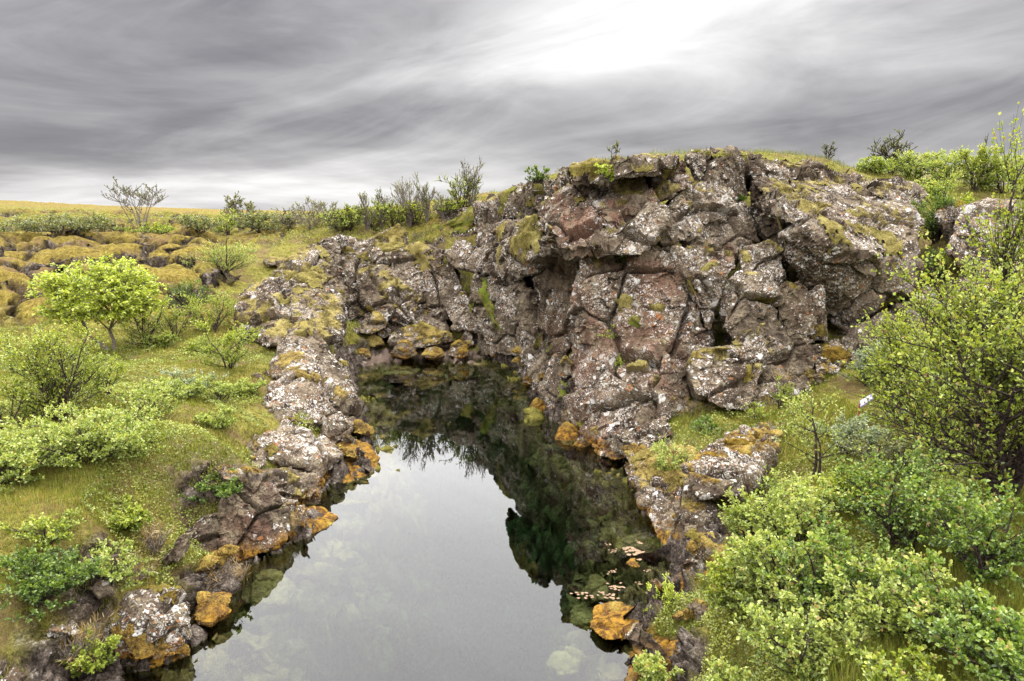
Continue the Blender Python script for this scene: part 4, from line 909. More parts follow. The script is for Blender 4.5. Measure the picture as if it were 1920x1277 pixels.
def shrub(name, label, cat, loc, H, W, stems=5, nb=8, nt=7, nl=9, leaf=.035, mat=None, bark=None, group=None, lean=(0, 0), bare=0.0, near=False,
          round_=.8, droop=0.0, crook=.25, first=.06, up=.35, seed=None, sides=4, minr=0.0, twigtip=0.0, depth=1.0, shape=1.0):
    s = seed if seed is not None else sum(ord(c) * (i % 7 + 1) for i, c in enumerate(label)) % 99991
    rng = random.Random(s); rs = np.random.RandomState(s)
    paths, twigs = grow(rng, H, W, stems, nb, nt, lean, up, bare, crook=crook, first=first, shape=shape)
    allp = np.concatenate([p for p, r in paths])
    lo, hi = np.percentile(allp, 1, axis=0), np.percentile(allp, 99, axis=0)
    fz = H / max(.05, hi[2]); fx = W / max(.1, hi[0] - lo[0]); fy = W * depth / max(.1, hi[1] - lo[1])
    K = np.array([fx, fy, fz]); cxy = np.array([(lo[0] + hi[0]) / 2, (lo[1] + hi[1]) / 2, 0])
    def tr(P):
        z = np.clip(P[:, 2:3] / max(.05, hi[2]), 0, 1)
        return (P - cxy * z) * K
    paths = [(tr(p), np.maximum(r, minr)) for p, r in paths]; twigs = [tr(t) for t in twigs]
    root = empty(name, loc); tag(root, label, cat, group)
    V, F = tubes(paths, sides)
    o = link('branches', np_mesh('branches', V, F, 4, smooth=True), root, bark or M_BARK)
    if twigs and nl:
        T = np.array(twigs); nt_ = len(T)
        t = rs.uniform(.1, 1.08, (nt_, nl)); i = np.clip((t * 3).astype(int), 0, 2); fr = (t * 3 - i)[..., None]
        ar = np.arange(nt_)[:, None]
        P = T[ar, i] * (1 - fr) + T[ar, i + 1] * fr
        D = (T[ar, i + 1] - T[ar, i]); D = D / (np.linalg.norm(D, axis=2)[..., None] + 1e-9)
        D = D + rs.normal(size=D.shape) * .75; D[..., 2] += .15 - droop
        P = P.reshape(-1, 3); D = D.reshape(-1, 3)
        L = leaf * rs.uniform(.6, 1.2, len(P)); Wd = L * round_ * rs.uniform(.85, 1.1, len(P))
        clump = np.repeat(rs.uniform(-.16, .16, nt_), nl)
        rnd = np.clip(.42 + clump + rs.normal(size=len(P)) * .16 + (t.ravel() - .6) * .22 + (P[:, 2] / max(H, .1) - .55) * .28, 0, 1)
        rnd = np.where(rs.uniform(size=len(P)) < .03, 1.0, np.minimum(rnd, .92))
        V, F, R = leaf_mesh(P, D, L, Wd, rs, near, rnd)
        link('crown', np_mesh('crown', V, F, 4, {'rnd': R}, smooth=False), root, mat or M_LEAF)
    return root
def ground_hit(px, py, y0=3.0, y1=150.0):
    d = raydir(px, py); Y = np.exp(np.linspace(math.log(y0), math.log(y1), 900)); t = Y / d.y
    z = CAMZ + d.z * t; g = terrain(d.x * t, Y)
    k = np.where(z < g)[0]
    i = k[0] if len(k) else len(Y) - 1
    return Vector((d.x * t[i], Y[i], g[i]))
def at(px, Y, py=None, dz=0.0):
    """a foot point on the ground under pixel column px at distance Y"""
    d = raydir(px, py or 700); x = d.x * Y / d.y
    # the column's world x depends a little on the row: solve with the ground height
    for _ in range(3):
        z = ground_z(x, Y); h = (CAMZ - z)
        depth = Y * cP + h * sP
        x = (px - 960) / FPX * depth
    return Vector((x, Y, ground_z(x, Y) + dz))
def px_h(Y, z, npx): return npx / FPX * (Y * cP + (CAMZ - z) * sP)

def plant(name, label, cat, px, Y, hpx, wpx, foot=None, **k):
    p = at(px, Y) if foot is None else foot
    Y = p.y
    H = px_h(Y, p.z, hpx) * 1.02; W = px_h(Y, p.z, wpx)
    return shrub(name, label, cat, p, H, W, **k)
# --- left meadow
# the bright tree: two leaning pale trunks, a broad dome of leaves
def bright_tree():
    p = ground_hit(212, 660)
    rng = random.Random(5); rs = np.random.RandomState(5)
    H = px_h(p.y, p.z, 172); W = px_h(p.y, p.z, 235)
    root = empty('young_tree', p); tag(root, 'bright yellow-green domed tree with two leaning pale trunks beside the mossy lava', 'tree')
    paths = []; twigs = []
    cen = np.array([-W * .06, 0, H * .62]); rad = np.array([W * .5, W * .42, H * .42])
    forks = [([(0, 0, -.1), (-.28, .02, .16), (-.52, 0, .34), (-.66, .05, .62), (-.78, .05, 1.0)], .055), ([(0.02, 0, -.1), (.02, .05, .25), (-.06, .05, .52), (.12, 0, .85), (.2, .05, 1.2)], .05)]
    k = H / 2.3; tips = []
    for pts, r in forks:
        P = np.array(pts) * k; paths.append((P, np.linspace(r, r * .45, len(P)) * k)); tips += [P[2], P[3], P[4]]
    for i in range(140):
        th = rng.uniform(0, 2 * math.pi); u = rng.uniform(-.75, 1); s_ = math.sqrt(max(0, 1 - u * u))
        e = cen + rad * np.array([math.cos(th) * s_, math.sin(th) * s_, u]) * rng.uniform(.5, 1.0) ** .6
        if e[2] < H * .2: e[2] = H * .2 + rng.uniform(0, .25)
        a = tips[min(range(len(tips)), key=lambda j: np.linalg.norm(tips[j] - e) + rng.uniform(0, .5))]
        mid = (a + e) / 2 + np.array([rng.gauss(0, .08), rng.gauss(0, .08), .12 + rng.gauss(0, .06)])
        t = np.linspace(0, 1, 6)[:, None]; B = a * (1 - t) ** 2 + 2 * mid * t * (1 - t) + e * t * t
        paths.append((B, np.linspace(.020, .006, 6)))
        for w in range(16):
            q = B[rng.randrange(2, 6)]; o = np.array([rng.gauss(0, 1), rng.gauss(0, 1), rng.gauss(0, .55)]); o = o / np.linalg.norm(o) * rng.uniform(.10, .30)
            Tw = np.array([q, q + o * .35, q + o * .7 + [0, 0, .01], q + o]); paths.append((Tw, np.linspace(.005, .003, 4))); twigs.append(Tw)
    V, F = tubes(paths, 5); link('trunk', np_mesh('trunk', V, F, 4, smooth=True), root, M_BARK_L)
    T = np.array(twigs); n = len(T); nl = 12
    t = rs.uniform(.0, 1.1, (n, nl)); i = np.clip((t * 3).astype(int), 0, 2); fr = (t * 3 - i)[..., None]; ar = np.arange(n)[:, None]
    P = (T[ar, i] * (1 - fr) + T[ar, i + 1] * fr + rs.normal(size=(n, nl, 3)) * .015).reshape(-1, 3)
    D = rs.normal(size=P.shape); D[:, 2] = D[:, 2] * .45 - .1
    L = .085 * rs.uniform(.6, 1.2, len(P)); rnd = np.clip(.45 + np.repeat(rs.uniform(-.22, .22, n), nl) + rs.normal(size=len(P)) * .17, 0, .97)
    V, F, R = leaf_mesh(P, D, L, L * .5, rs, False, rnd)
    link('crown', np_mesh('crown', V, F, 4, {'rnd': R}), root, M_LEAF_B)
bright_tree()
MEADOW = 'shrubs in the left meadow'
plant('birch_shrub', 'tall loose birch shrub at the left of the meadow, below the bright tree', 'shrub', 110, 11.3, 175, 182, stems=9, nb=15, nt=10, nl=8, leaf=.036, mat=M_LEAF, group=MEADOW, up=.7)
plant('birch_shrub', 'second birch shrub cut by the left edge, below the tall loose one', 'shrub', 10, 10.6, 96, 120, stems=5, nb=9, nt=7, nl=8, leaf=.038, mat=M_LEAF, group=MEADOW, up=.7)
plant('birch_shrub', 'shorter bushy birch right behind the tall loose shrub', 'shrub', 195, 12.6, 72, 96, stems=5, nb=8, nt=7, nl=9, leaf=.036, mat=M_LEAF, group=MEADOW, up=.7)
plant('willow_shrub', 'wide pale shrub sprawling over the grass at the left, largest of the pale ones', 'shrub', 165, 9.2, 88, 229, stems=16, nb=13, nt=10, nl=10, leaf=.034, mat=M_LEAF_P, group=MEADOW, up=.7, shape=1.4)
plant('willow_shrub', 'pale shrub at the left edge below the wide sprawling one', 'shrub', 25, 8.4, 72, 153, stems=11, nb=11, nt=9, nl=9, leaf=.034, mat=M_LEAF_P, group=MEADOW, up=.7, shape=1.3)
plant('willow_shrub', 'low pale shrub with dark forked stems between meadow and worn soil', 'shrub', 275, 11.4, 60, 136, stems=8, nb=9, nt=8, nl=8, leaf=.034, mat=M_LEAF_P, group=MEADOW, up=.7, shape=1.3)
plant('willow_sprig', 'thin dark upright sprig over the low pale shrub', 'sapling', 278, 11.2, 78, 30, stems=2, nb=4, nt=3, nl=3, leaf=.025, mat=M_LEAF_D, group=MEADOW, up=.7)
plant('birch_shrub', 'small conical birch standing near the mossy ridge', 'shrub', 433, 15.6, 88, 90, stems=3, nb=13, nt=8, nl=12, leaf=.040, mat=M_LEAF, group=MEADOW, up=.7, first=.05)
plant('willow_shrub', 'grey-green bush halfway between conical birch and worn soil', 'shrub', 360, 13.8, 46, 95, stems=7, nb=6, nt=7, nl=10, leaf=.036, mat=M_LEAF_W, group=MEADOW, up=.7)
plant('willow_shrub', 'little willow tuft below the conical birch', 'shrub', 410, 13.6, 40, 62, stems=6, nb=6, nt=6, nl=9, leaf=.034, mat=M_LEAF_P, group=MEADOW, up=.7)
plant('willow_shrub', 'creeping bright shrub hanging over the earth bank near the blotched boulder', 'shrub', 195, 7.5, 60, 115, stems=7, nb=7, nt=7, nl=11, leaf=.032, mat=M_LEAF_P, group=MEADOW, up=.7, shape=1.4)
plant('willow_shrub', 'small creeping sprig left of the hanging shrub on the earth bank', 'shrub', 85, 7.3, 46, 120, stems=7, nb=7, nt=6, nl=10, leaf=.030, mat=M_LEAF, group=MEADOW, up=.7)
plant('willow_shrub', 'feathery scrub just right of the bright tree', 'shrub', 275, 17.6, 90, 90, stems=6, nb=8, nt=7, nl=9, leaf=.036, mat=M_LEAF_P, group=MEADOW, up=.7, bare=.2)
plant('willow_shrub', 'loose scrub in the hollow right of the bright tree', 'shrub', 330, 18.5, 60, 90, stems=7, nb=8, nt=7, nl=9, leaf=.036, mat=M_LEAF, group=MEADOW, up=.7)
plant('willow_shrub', 'scrub at the left foot of the pyramid', 'shrub', 395, 19.2, 70, 80, stems=7, nb=8, nt=7, nl=9, leaf=.036, mat=M_LEAF, group=MEADOW, up=.7)
plant('willow_shrub', 'dark green scrub between bright tree and pyramid', 'shrub', 352, 20.4, 50, 80, stems=7, nb=7, nt=7, nl=9, leaf=.036, mat=M_LEAF_G, group=MEADOW, up=.7)
plant('willow_shrub', 'pale bush with a bare stick rising from it on the lower hillside', 'shrub', 418, 25.0, 52, 120, stems=10, nb=9, nt=8, nl=9, leaf=.042, mat=M_LEAF_P, group=MEADOW, up=.7, bare=.1)
plant('bare_stick', 'bare upright stick in the pale hillside bush', 'sapling', 425, 25.0, 88, 22, stems=1, nb=6, nt=3, nl=3, leaf=.03, mat=M_LEAF_P, minr=.006, bare=.5)
plant('willow_shrub', 'green bush beside the back slope of the pyramid', 'shrub', 400, 22.6, 45, 80, stems=7, nb=7, nt=7, nl=9, leaf=.036, mat=M_LEAF, group=MEADOW, up=.7)
for (px, py, h, wd, m, lab) in [(470, 640, 22, 44, M_LEAF_P, 'pale scrub against the lower right foot of the pyramid slope'), (385, 668, 28, 60, M_LEAF, 'leafy scrub between bright tree and conical birch'), (300, 652, 26, 60, M_LEAF_P, 'pale scrub at the right foot of the bright tree'),
                            (462, 745, 30, 60, M_LEAF_P, 'pale tuft at the meadow side of the lichened ridge'), (330, 745, 30, 90, M_LEAF_P, 'pale low scrub in the open meadow'), (60, 705, 34, 70, M_LEAF, 'light scrub behind the tall loose shrub'), (400, 800, 26, 70, M_LEAF_P, 'small pale scrub above the worn soil'), (225, 985, 34, 90, M_LEAF, 'leafy mat on the shoulder of the near bank'), (400, 925, 26, 110, M_LEAF_G, 'dark green mat draped over the near bank face')]:
    q = ground_hit(px, py); plant('willow_shrub', lab, 'shrub', px, q.y, h, wd, foot=q, stems=10, nb=8, nt=8, nl=11, leaf=.034, mat=m, group=MEADOW, up=.7, shape=1.3)
plant('leafy_shrub', 'deep green leafy shrub at the left edge above the dirty corner rock', 'shrub', 60, 6.6, 78, 189, stems=12, nb=9, nt=8, nl=9, leaf=.034, mat=M_LEAF_G, near=True, group=MEADOW, up=.7, shape=1.2)
plant('leafy_shrub', 'small deep green shrub left of the blotched boulder', 'shrub', 165, 6.5, 60, 80, stems=8, nb=7, nt=7, nl=10, leaf=.030, mat=M_LEAF, near=True, group=MEADOW, up=.7, shape=1.2)
for (px, py, h, wd, lab) in [(290, 1035, 50, 70, 'straw tussock on the soil above the blotched boulder'), (250, 1085, 36, 70, 'flattened straw tussock behind the blotched boulder'), (430, 1105, 30, 60, 'straw tussock on the small gold-mossed ledge'), (545, 985, 18, 34, 'little straw tussock at the root of the gold moss spit'), (140, 1230, 50, 90, 'straw tussock at the foot of the deep green leafy shrub'), (1470, 720, 22, 60, 'straw tussock right of the round lichened boulder'), (1295, 770, 24, 70, 'rusty tussock under the round lichened boulder')]:
    h_ = hit_rocks(px, py); q = h_[1] if h_ is not None and h_[1].y < ground_hit(px, py).y else ground_hit(px, py)
    plant('grass_tussock', lab, 'tussock', px, q.y, h, wd, foot=q, stems=26, nb=2, nt=2, nl=5, leaf=.11, round_=.05, mat=M_DRY, bark=M_BARK_L, crook=.3, shape=1.3, up=.5, group='straw tussocks')
# --- hillside and skyline on the left
HB = 'shrubs on the left hillside'
plant('bare_tree', 'sparse dark-leaved tree with many thin pale stems on the left skyline', 'tree', 262, 39, 84, 92, foot=ground_hit(262, 432), stems=8, nb=5, nt=5, nl=6, leaf=.08, mat=M_LEAF_O, bark=M_BARK_L, bare=.35, first=.45, minr=.010, crook=.10, up=.95, shape=.55)
plant('low_shrub', 'wide low dull-green thicket below the dark outcrop band', 'shrub', 118, 37, 27, 190, foot=ground_hit(118, 441), stems=22, nb=8, nt=6, nl=6, leaf=.085, mat=M_LEAF_D, group=HB, shape=1.0)
plant('low_shrub', 'grey-green bush right of the sparse dark-leaved tree', 'shrub', 372, 40, 26, 75, foot=ground_hit(372, 436), stems=10, nb=7, nt=6, nl=7, leaf=.08, mat=M_LEAF_D, group=HB)
plant('low_shrub', 'low green strip of scrub at the foot of the sparse tree', 'shrub', 300, 37.5, 16, 110, foot=ground_hit(300, 437), stems=14, nb=6, nt=6, nl=7, leaf=.08, mat=M_LEAF, group=HB)
plant('skyline_birch', 'dark-topped birch alone on the skyline, leftmost of the row', 'tree', 452, 38, 60, 60, foot=ground_hit(452, 432), stems=6, nb=8, nt=6, nl=7, leaf=.085, mat=M_LEAF_D, bark=M_BARK_L, group=HB, bare=.25, minr=.012)
plant('low_shrub', 'round grey-green bush at the foot of the leftmost skyline birch', 'shrub', 490, 36, 34, 85, foot=ground_hit(490, 436), stems=10, nb=8, nt=7, nl=8, leaf=.08, mat=M_LEAF_D, group=HB)
plant('low_shrub', 'light green sprout bush left of the leftmost skyline birch', 'shrub', 428, 35, 42, 45, foot=ground_hit(428, 440), stems=6, nb=7, nt=7, nl=7, leaf=.075, mat=M_LEAF, group=HB, bare=.2)
plant('low_shrub', 'twiggy bare scrub between the skyline birches', 'shrub', 545, 36, 34, 60, foot=ground_hit(545, 428), stems=7, nb=7, nt=5, nl=6, leaf=.07, mat=M_LEAF_D, bark=M_BARK_L, group=HB, bare=.4, minr=.010)
SKY = 'birches along the skyline above the far wall'
ROW = [(585, 33, 52, 62, M_LEAF_D, 'olive birch with a ragged top at the left of the skyline row'), (622, 32.5, 46, 45, M_LEAF_D, 'thin olive birch next to the ragged one'), (655, 32, 44, 60, M_LEAF, 'low yellow-green birch in the skyline row'), (688, 32, 64, 30, M_LEAF_D, 'slender tall birch with bare lower stems'),
       (716, 31.5, 66, 34, M_LEAF_O, 'slender twin of the tall bare-stemmed birch'), (735, 31, 46, 60, M_LEAF, 'leafy light birch in the row'), (768, 31, 84, 66, M_LEAF_D, 'big dark-crowned birch of the skyline row'), (800, 30.5, 66, 30, M_LEAF_O, 'airy narrow birch right of the big dark-crowned one'),
       (775, 28.6, 44, 55, M_LEAF_B, 'bright lime bush in front of the big dark-crowned birch'), (830, 29.5, 44, 40, M_LEAF_D, 'nearly bare twiggy birch in the skyline row'), (866, 27.8, 66, 72, M_LEAF, 'full green birch beside the crest wall'), (884, 27.6, 86, 40, M_LEAF_O, 'dark sprays rising above the full green birch'),
       (700, 30, 34, 80, M_LEAF, 'low leafy thicket under the slender birches'), (640, 30.5, 36, 70, M_LEAF_P, 'pale thicket above the far block tops'), (845, 27.4, 30, 60, M_LEAF_B, 'lime scrub on the grassy lip')]
for i, (px, Y, h, w, m, lab) in enumerate(ROW):
    fy = {585: 428, 622: 430, 655: 432, 688: 432, 716: 432, 735: 428, 768: 425, 800: 418, 775: 424, 830: 412, 866: 402, 884: 400, 845: 408, 700: 428, 640: 434}.get(px)
    plant('skyline_birch', lab, 'tree', px, Y, h, w, foot=ground_hit(px, fy) if fy else None, stems=5 + (w > 50) * 3, nb=7, nt=6, nl=5 if m in (M_LEAF_D, M_LEAF_O) else 7, leaf=.062, mat=m, bark=M_BARK_L if m in (M_LEAF_D, M_LEAF_O) else M_BARK, group=SKY, up=.8, bare=.35 if m in (M_LEAF_D, M_LEAF_O) else .12, minr=.007, seed=300 + i, shape=.8)
# --- crest sprigs
def on_rock(px, py):
    h = hit_rocks(px, py); g = ground_hit(px, py)
    return h[1] if h is not None and h[1].y < g.y else g
plant('small_shrub', 'small blue-green shrub on the crest above the long dark wall', 'shrub', 1008, 24.4, 30, 42, foot=on_rock(1008, 344), stems=5, nb=6, nt=5, nl=7, leaf=.06, mat=M_LEAF_G, up=.8, minr=.006)
plant('small_sprig', 'thin dark sprig on the crest left of the white-stained rock', 'sapling', 1146, 22.9, 36, 20, foot=on_rock(1148, 306), stems=2, nb=5, nt=3, nl=5, leaf=.05, mat=M_LEAF_O, minr=.006)
plant('small_sprig', 'yellow-leaved sprig in front of the flat-topped crest block', 'sapling', 1132, 21.9, 22, 34, foot=on_rock(1134, 332), stems=4, nb=5, nt=4, nl=8, leaf=.06, mat=M_LEAF_B, minr=.004)
plant('small_sprig', 'forked dark sprig alone on the grassy shoulder', 'sapling', 1552, 24.5, 30, 20, stems=3, nb=5, nt=4, nl=5, leaf=.05, mat=M_LEAF_O, minr=.007)
plant('skyline_birch', 'dark spreading shrub on the skyline right of the grassy shoulder', 'tree', 1672, 27, 66, 78, stems=7, nb=7, nt=6, nl=7, leaf=.07, mat=M_LEAF_O, bare=.25, minr=.010, up=.6)
plant('green_shrub', 'small green tuft in the notch of the crest', 'plant', 1387, 20.4, 9, 20, foot=on_rock(1387, 373), stems=6, nb=4, nt=4, nl=8, leaf=.05, mat=M_LEAF_G)
plant('creeping_shrub', 'creeping shrub with bare grey roots on the central slab', 'shrub', 1155, 16, 22, 62, foot=on_rock(1150, 632), stems=6, nb=4, nt=4, nl=8, leaf=.035, mat=M_LEAF_B, bark=M_BARK_L, minr=.004)
plant('creeping_shrub', 'tiny sprig below the creeping shrub on the central slab', 'shrub', 1155, 15.5, 26, 22, foot=on_rock(1157, 692), stems=4, nb=4, nt=4, nl=8, leaf=.035, mat=M_LEAF_B, bark=M_BARK_L, minr=.003)
plant('low_herb', 'blue-green herb tuft on top of the central slab', 'plant', 1170, 17.5, 10, 30, foot=on_rock(1172, 483), stems=8, nb=4, nt=4, nl=7, leaf=.035, mat=M_LEAF_P)
# --- right: bushes beyond the gully
GB = 'yellow-green bushes behind the gully'
for i, (px, Y, h, w, m, lab) in enumerate([(1712, 26, 46, 80, M_LEAF_P, 'yellow-green bush at the left of the gully thicket'), (1765, 25, 62, 90, M_LEAF_P, 'broad yellow-green bush in the middle of the gully thicket'), (1825, 24, 78, 70, M_LEAF, 'upright bush with one leading stem behind the gully'),
                                           (1880, 24, 66, 90, M_LEAF_P, 'yellow-green bush at the right of the gully thicket'), (1740, 23, 34, 60, M_LEAF_P, 'low light bush in front of the broad one'), (1800, 22, 36, 80, M_LEAF, 'low green bush just above the rust-orange moss cap'),
                                           (1640, 25.5, 24, 60, M_LEAF_P, 'low bush where the shoulder meets the thicket'), (1940, 22, 60, 90, M_LEAF, 'bush of the thicket cut by the right edge')]):
    plant('birch_bush', lab, 'shrub', px, Y, h, w, stems=9, nb=8, nt=8, nl=9, leaf=.060, mat=m, group=GB, seed=500 + i)
plant('birch_sprig', 'bare leading shoot sticking out of the gully thicket', 'sapling', 1840, 24, 98, 18, stems=1, nb=8, nt=3, nl=4, leaf=.05, mat=M_LEAF_O, minr=.008, bare=.3)
plant('green_shrub', 'deep green leafy shrub growing in the gully', 'shrub', 1752, 18.6, 95, 70, stems=8, nb=9, nt=8, nl=11, leaf=.045, mat=M_LEAF_G, seed=77)
plant('green_shrub', 'light green leafy branch over the gully shrub', 'shrub', 1755, 18.9, 125, 62, stems=4, nb=8, nt=7, nl=9, leaf=.045, mat=M_LEAF, seed=78)
plant('green_shrub', 'dark shrub at the bottom of the gully', 'shrub', 1745, 17.4, 60, 60, stems=8, nb=8, nt=7, nl=10, leaf=.04, mat=M_LEAF_G, seed=79)
# --- right bank
RB2 = 'bushes on the right bank'
plant('birch_tree', 'big birch at the right edge with black branches and bright leaves', 'tree', 1900, 7.4, 430, 430, stems=6, nb=24, nt=12, nl=9, leaf=.044, mat=M_LEAF, near=True, bare=.1, first=.10, crook=.22, group=RB2, shape=1.1, up=.5, depth=.8, seed=9011)
plant('birch_tree', 'birch with tall leading shoots behind the big one, against the gully thicket', 'tree', 1895, 8.6, 590, 190, stems=4, nb=16, nt=10, nl=12, leaf=.042, mat=M_LEAF, near=True, first=.2, group=RB2, up=.6, seed=9012)
plant('birch_tree', 'birch with thin tips reaching up before the speckled rock slope', 'tree', 1690, 11.6, 190, 150, stems=7, nb=12, nt=10, nl=11, leaf=.042, mat=M_LEAF, near=True, group=RB2, seed=9013)
plant('birch_tree', 'birch bush left of the big one, above the small sign', 'tree', 1775, 9.6, 300, 230, stems=5, nb=16, nt=12, nl=11, leaf=.042, mat=M_LEAF, near=True, group=RB2, seed=9014)
plant('birch_sapling', 'young birch with a dark forked stem standing free in the grass', 'sapling', 1535, 8.9, 175, 150, stems=2, nb=10, nt=8, nl=7, leaf=.034, mat=M_LEAF_P, near=True, group=RB2, first=.3, seed=9015)
plant('willow_shrub', 'silver-green willow behind the small sign', 'shrub', 1622, 13.9, 85, 70, stems=8, nb=8, nt=8, nl=11, leaf=.040, mat=M_LEAF_W, group=RB2)
plant('willow_shrub', 'silver-green willow below the small sign', 'shrub', 1600, 10.6, 70, 120, stems=9, nb=8, nt=8, nl=11, leaf=.036, mat=M_LEAF_W, group=RB2)
plant('willow_shrub', 'dark-stemmed low shrub between willow and big birch', 'shrub', 1680, 9.0, 80, 150, stems=8, nb=8, nt=8, nl=10, leaf=.036, mat=M_LEAF_D, group=RB2, bare=.25)
NB = [(1420, 7.9, 110, 130, M_LEAF_P, 'pale bush above the dark ribbed rock'), (1480, 7.2, 150, 190, M_LEAF_P, 'pale round bush in the middle of the right bank'), (1375, 6.7, 90, 120, M_LEAF, 'bush leaning over the dark ledge toward the pool'),
      (1470, 6.2, 140, 200, M_LEAF_P, 'large light-leaved bush near the bottom, over the rocks'), (1560, 6.0, 150, 240, M_LEAF_M, 'wide bush in the centre of the near thicket'), (1700, 6.6, 190, 240, M_LEAF_M, 'bush under the low branches of the big birch'),
      (1840, 5.8, 190, 240, M_LEAF_M, 'dark-shaded bush at the right edge under the big birch'), (1520, 5.2, 130, 240, M_LEAF_P, 'light bush at the bottom edge, left of the grass gap'), (1680, 5.1, 130, 240, M_LEAF_P, 'light bush at the bottom edge, right of the middle'),
      (1850, 4.7, 150, 260, M_LEAF_M, 'bush in the bottom right corner'), (1920, 4.2, 130, 300, M_LEAF_M, 'bush filling the very corner at the bottom right'), (1750, 4.3, 90, 220, M_LEAF, 'low bush at the bottom edge next to the corner bush'), (1600, 7.6, 90, 150, M_LEAF, 'low bush right of the free-standing young birch'), (1232, 6.4, 60, 90, M_LEAF_P, 'small leafy bush at the bottom, on the low dark rock'), (1400, 5.3, 70, 150, M_LEAF_P, 'low bush at the bottom edge next to the pool rocks')]
for i, (px, Y, h, w, m, lab) in enumerate(NB):
    plant('birch_bush', lab, 'shrub', px, Y, h * .92, w * .88, stems=8, nb=11, nt=9, nl=8, leaf=.038 if Y > 5.5 else .035, mat=m, near=True, group=RB2, seed=700 + i, shape=1.25, crook=.3, bare=.16)
plant('leafy_plant', 'fresh green plant at the pool edge left of the grassy patch', 'plant', 1258, 11.6, 78, 70, stems=5, nb=8, nt=7, nl=9, leaf=.034, mat=M_LEAF_P, group=RB2)
plant('leafy_plant', 'slim leafy sprig in front of the central slab foot', 'plant', 1238, 12.2, 70, 22, stems=2, nb=7, nt=4, nl=8, leaf=.034, mat=M_LEAF_P, group=RB2)
plant('leafy_plant', 'slim sprig right of the round lichened boulder', 'plant', 1462, 13.4, 62, 40, stems=3, nb=7, nt=5, nl=8, leaf=.034, mat=M_LEAF, group=RB2)
plant('leafy_plant', 'low sprig at the right foot of the round lichened boulder', 'plant', 1420, 12.9, 32, 40, stems=4, nb=6, nt=5, nl=8, leaf=.032, mat=M_LEAF, group=RB2)
plant('fern_tuft', 'vivid green fern tuft under the round lichened boulder', 'plant', 1320, 12.7, 26, 46, stems=10, nb=4, nt=4, nl=9, leaf=.04, mat=M_LEAF_G, group=RB2)
plant('leafy_plant', 'bright sprig on the knobbly rock above the orange block', 'plant', 1240, 7.6, 46, 60, stems=8, nb=6, nt=6, nl=9, leaf=.022, mat=M_LEAF_B, group=RB2, foot=on_rock(1245, 1140))

# --- the small sign in the grass
def sign():
    c = PY(1622, 750, 11.6); root = empty('small_sign', (PY(1612, 775, 11.6).x, 11.6, PY(1612, 775, 11.6).z - .45)); tag(root, 'small tilted white and violet-grey information sign on a rusty post in the grass', 'sign')
    base = np.array(root.location)
    m, g, out = new_mat('rusty_post'); bs = g.node('ShaderNodeBsdfPrincipled', {'Base Color': (.23, .055, .030, 1), 'Roughness': .7}); g.l.new(bs.outputs[0], out.inputs[0])
    top = np.array(PY(1612, 757, 11.6)) - base
    V, F = tubes([(np.array([[top[0], 0, 0], [top[0], 0, top[2] * .5], list(top)]), [.016, .016, .016])], 6)
    link('post', np_mesh('post', V, F, 4), root, m)
    a = np.array(PY(1612, 757, 11.6)); b = np.array(PY(1636, 741, 11.75))
    lo_l = np.array(PY(1613, 763, 11.5)); up_l = np.array(PY(1612, 751.5, 11.72)); lo_r = np.array(PY(1637, 748, 11.6)); up_r = np.array(PY(1634, 738, 11.82))
    nrm = np.cross(lo_r - lo_l, up_l - lo_l); nrm /= np.linalg.norm(nrm)
    def panel(u0, u1, v0, v1, z, th, name, mat, par):
        def P(u, v): return lo_l * (1 - u) * (1 - v) + lo_r * u * (1 - v) + up_l * (1 - u) * v + up_r * u * v
        q = [P(u0, v0), P(u1, v0), P(u1, v1), P(u0, v1)]
        V = np.array([p + nrm * z for p in q] + [p + nrm * (z - th) for p in q]) - base
        F = [0, 1, 2, 3, 7, 6, 5, 4, 0, 4, 5, 1, 1, 5, 6, 2, 2, 6, 7, 3, 3, 7, 4, 0]
        return link(name, np_mesh(name, V, F, 4), par, mat)
    def flat(name, c):
        m, g, out = new_mat(name); bs = g.node('ShaderNodeBsdfPrincipled', {'Base Color': (*c, 1), 'Roughness': .5}); g.l.new(bs.outputs[0], out.inputs[0]); return m
    grey = flat('sign_violet_grey', (.20, .18, .30)); white = flat('sign_white', (.75, .76, .82)); red = flat('sign_rose', (.55, .25, .22))
    pn = panel(0, 1, 0, 1, 0, .02, 'panel', grey, root)
    for (u0, u1, v0, v1, c) in [(.10, .30, .52, .80, white), (.36, .84, .56, .84, white), (.12, .34, .14, .40, white), (.46, .92, .14, .42, white), (.30, .62, .44, .52, red)]:
        panel(u0, u1, v0, v1, .003, .002, 'printed_field', c, pn)
sign()

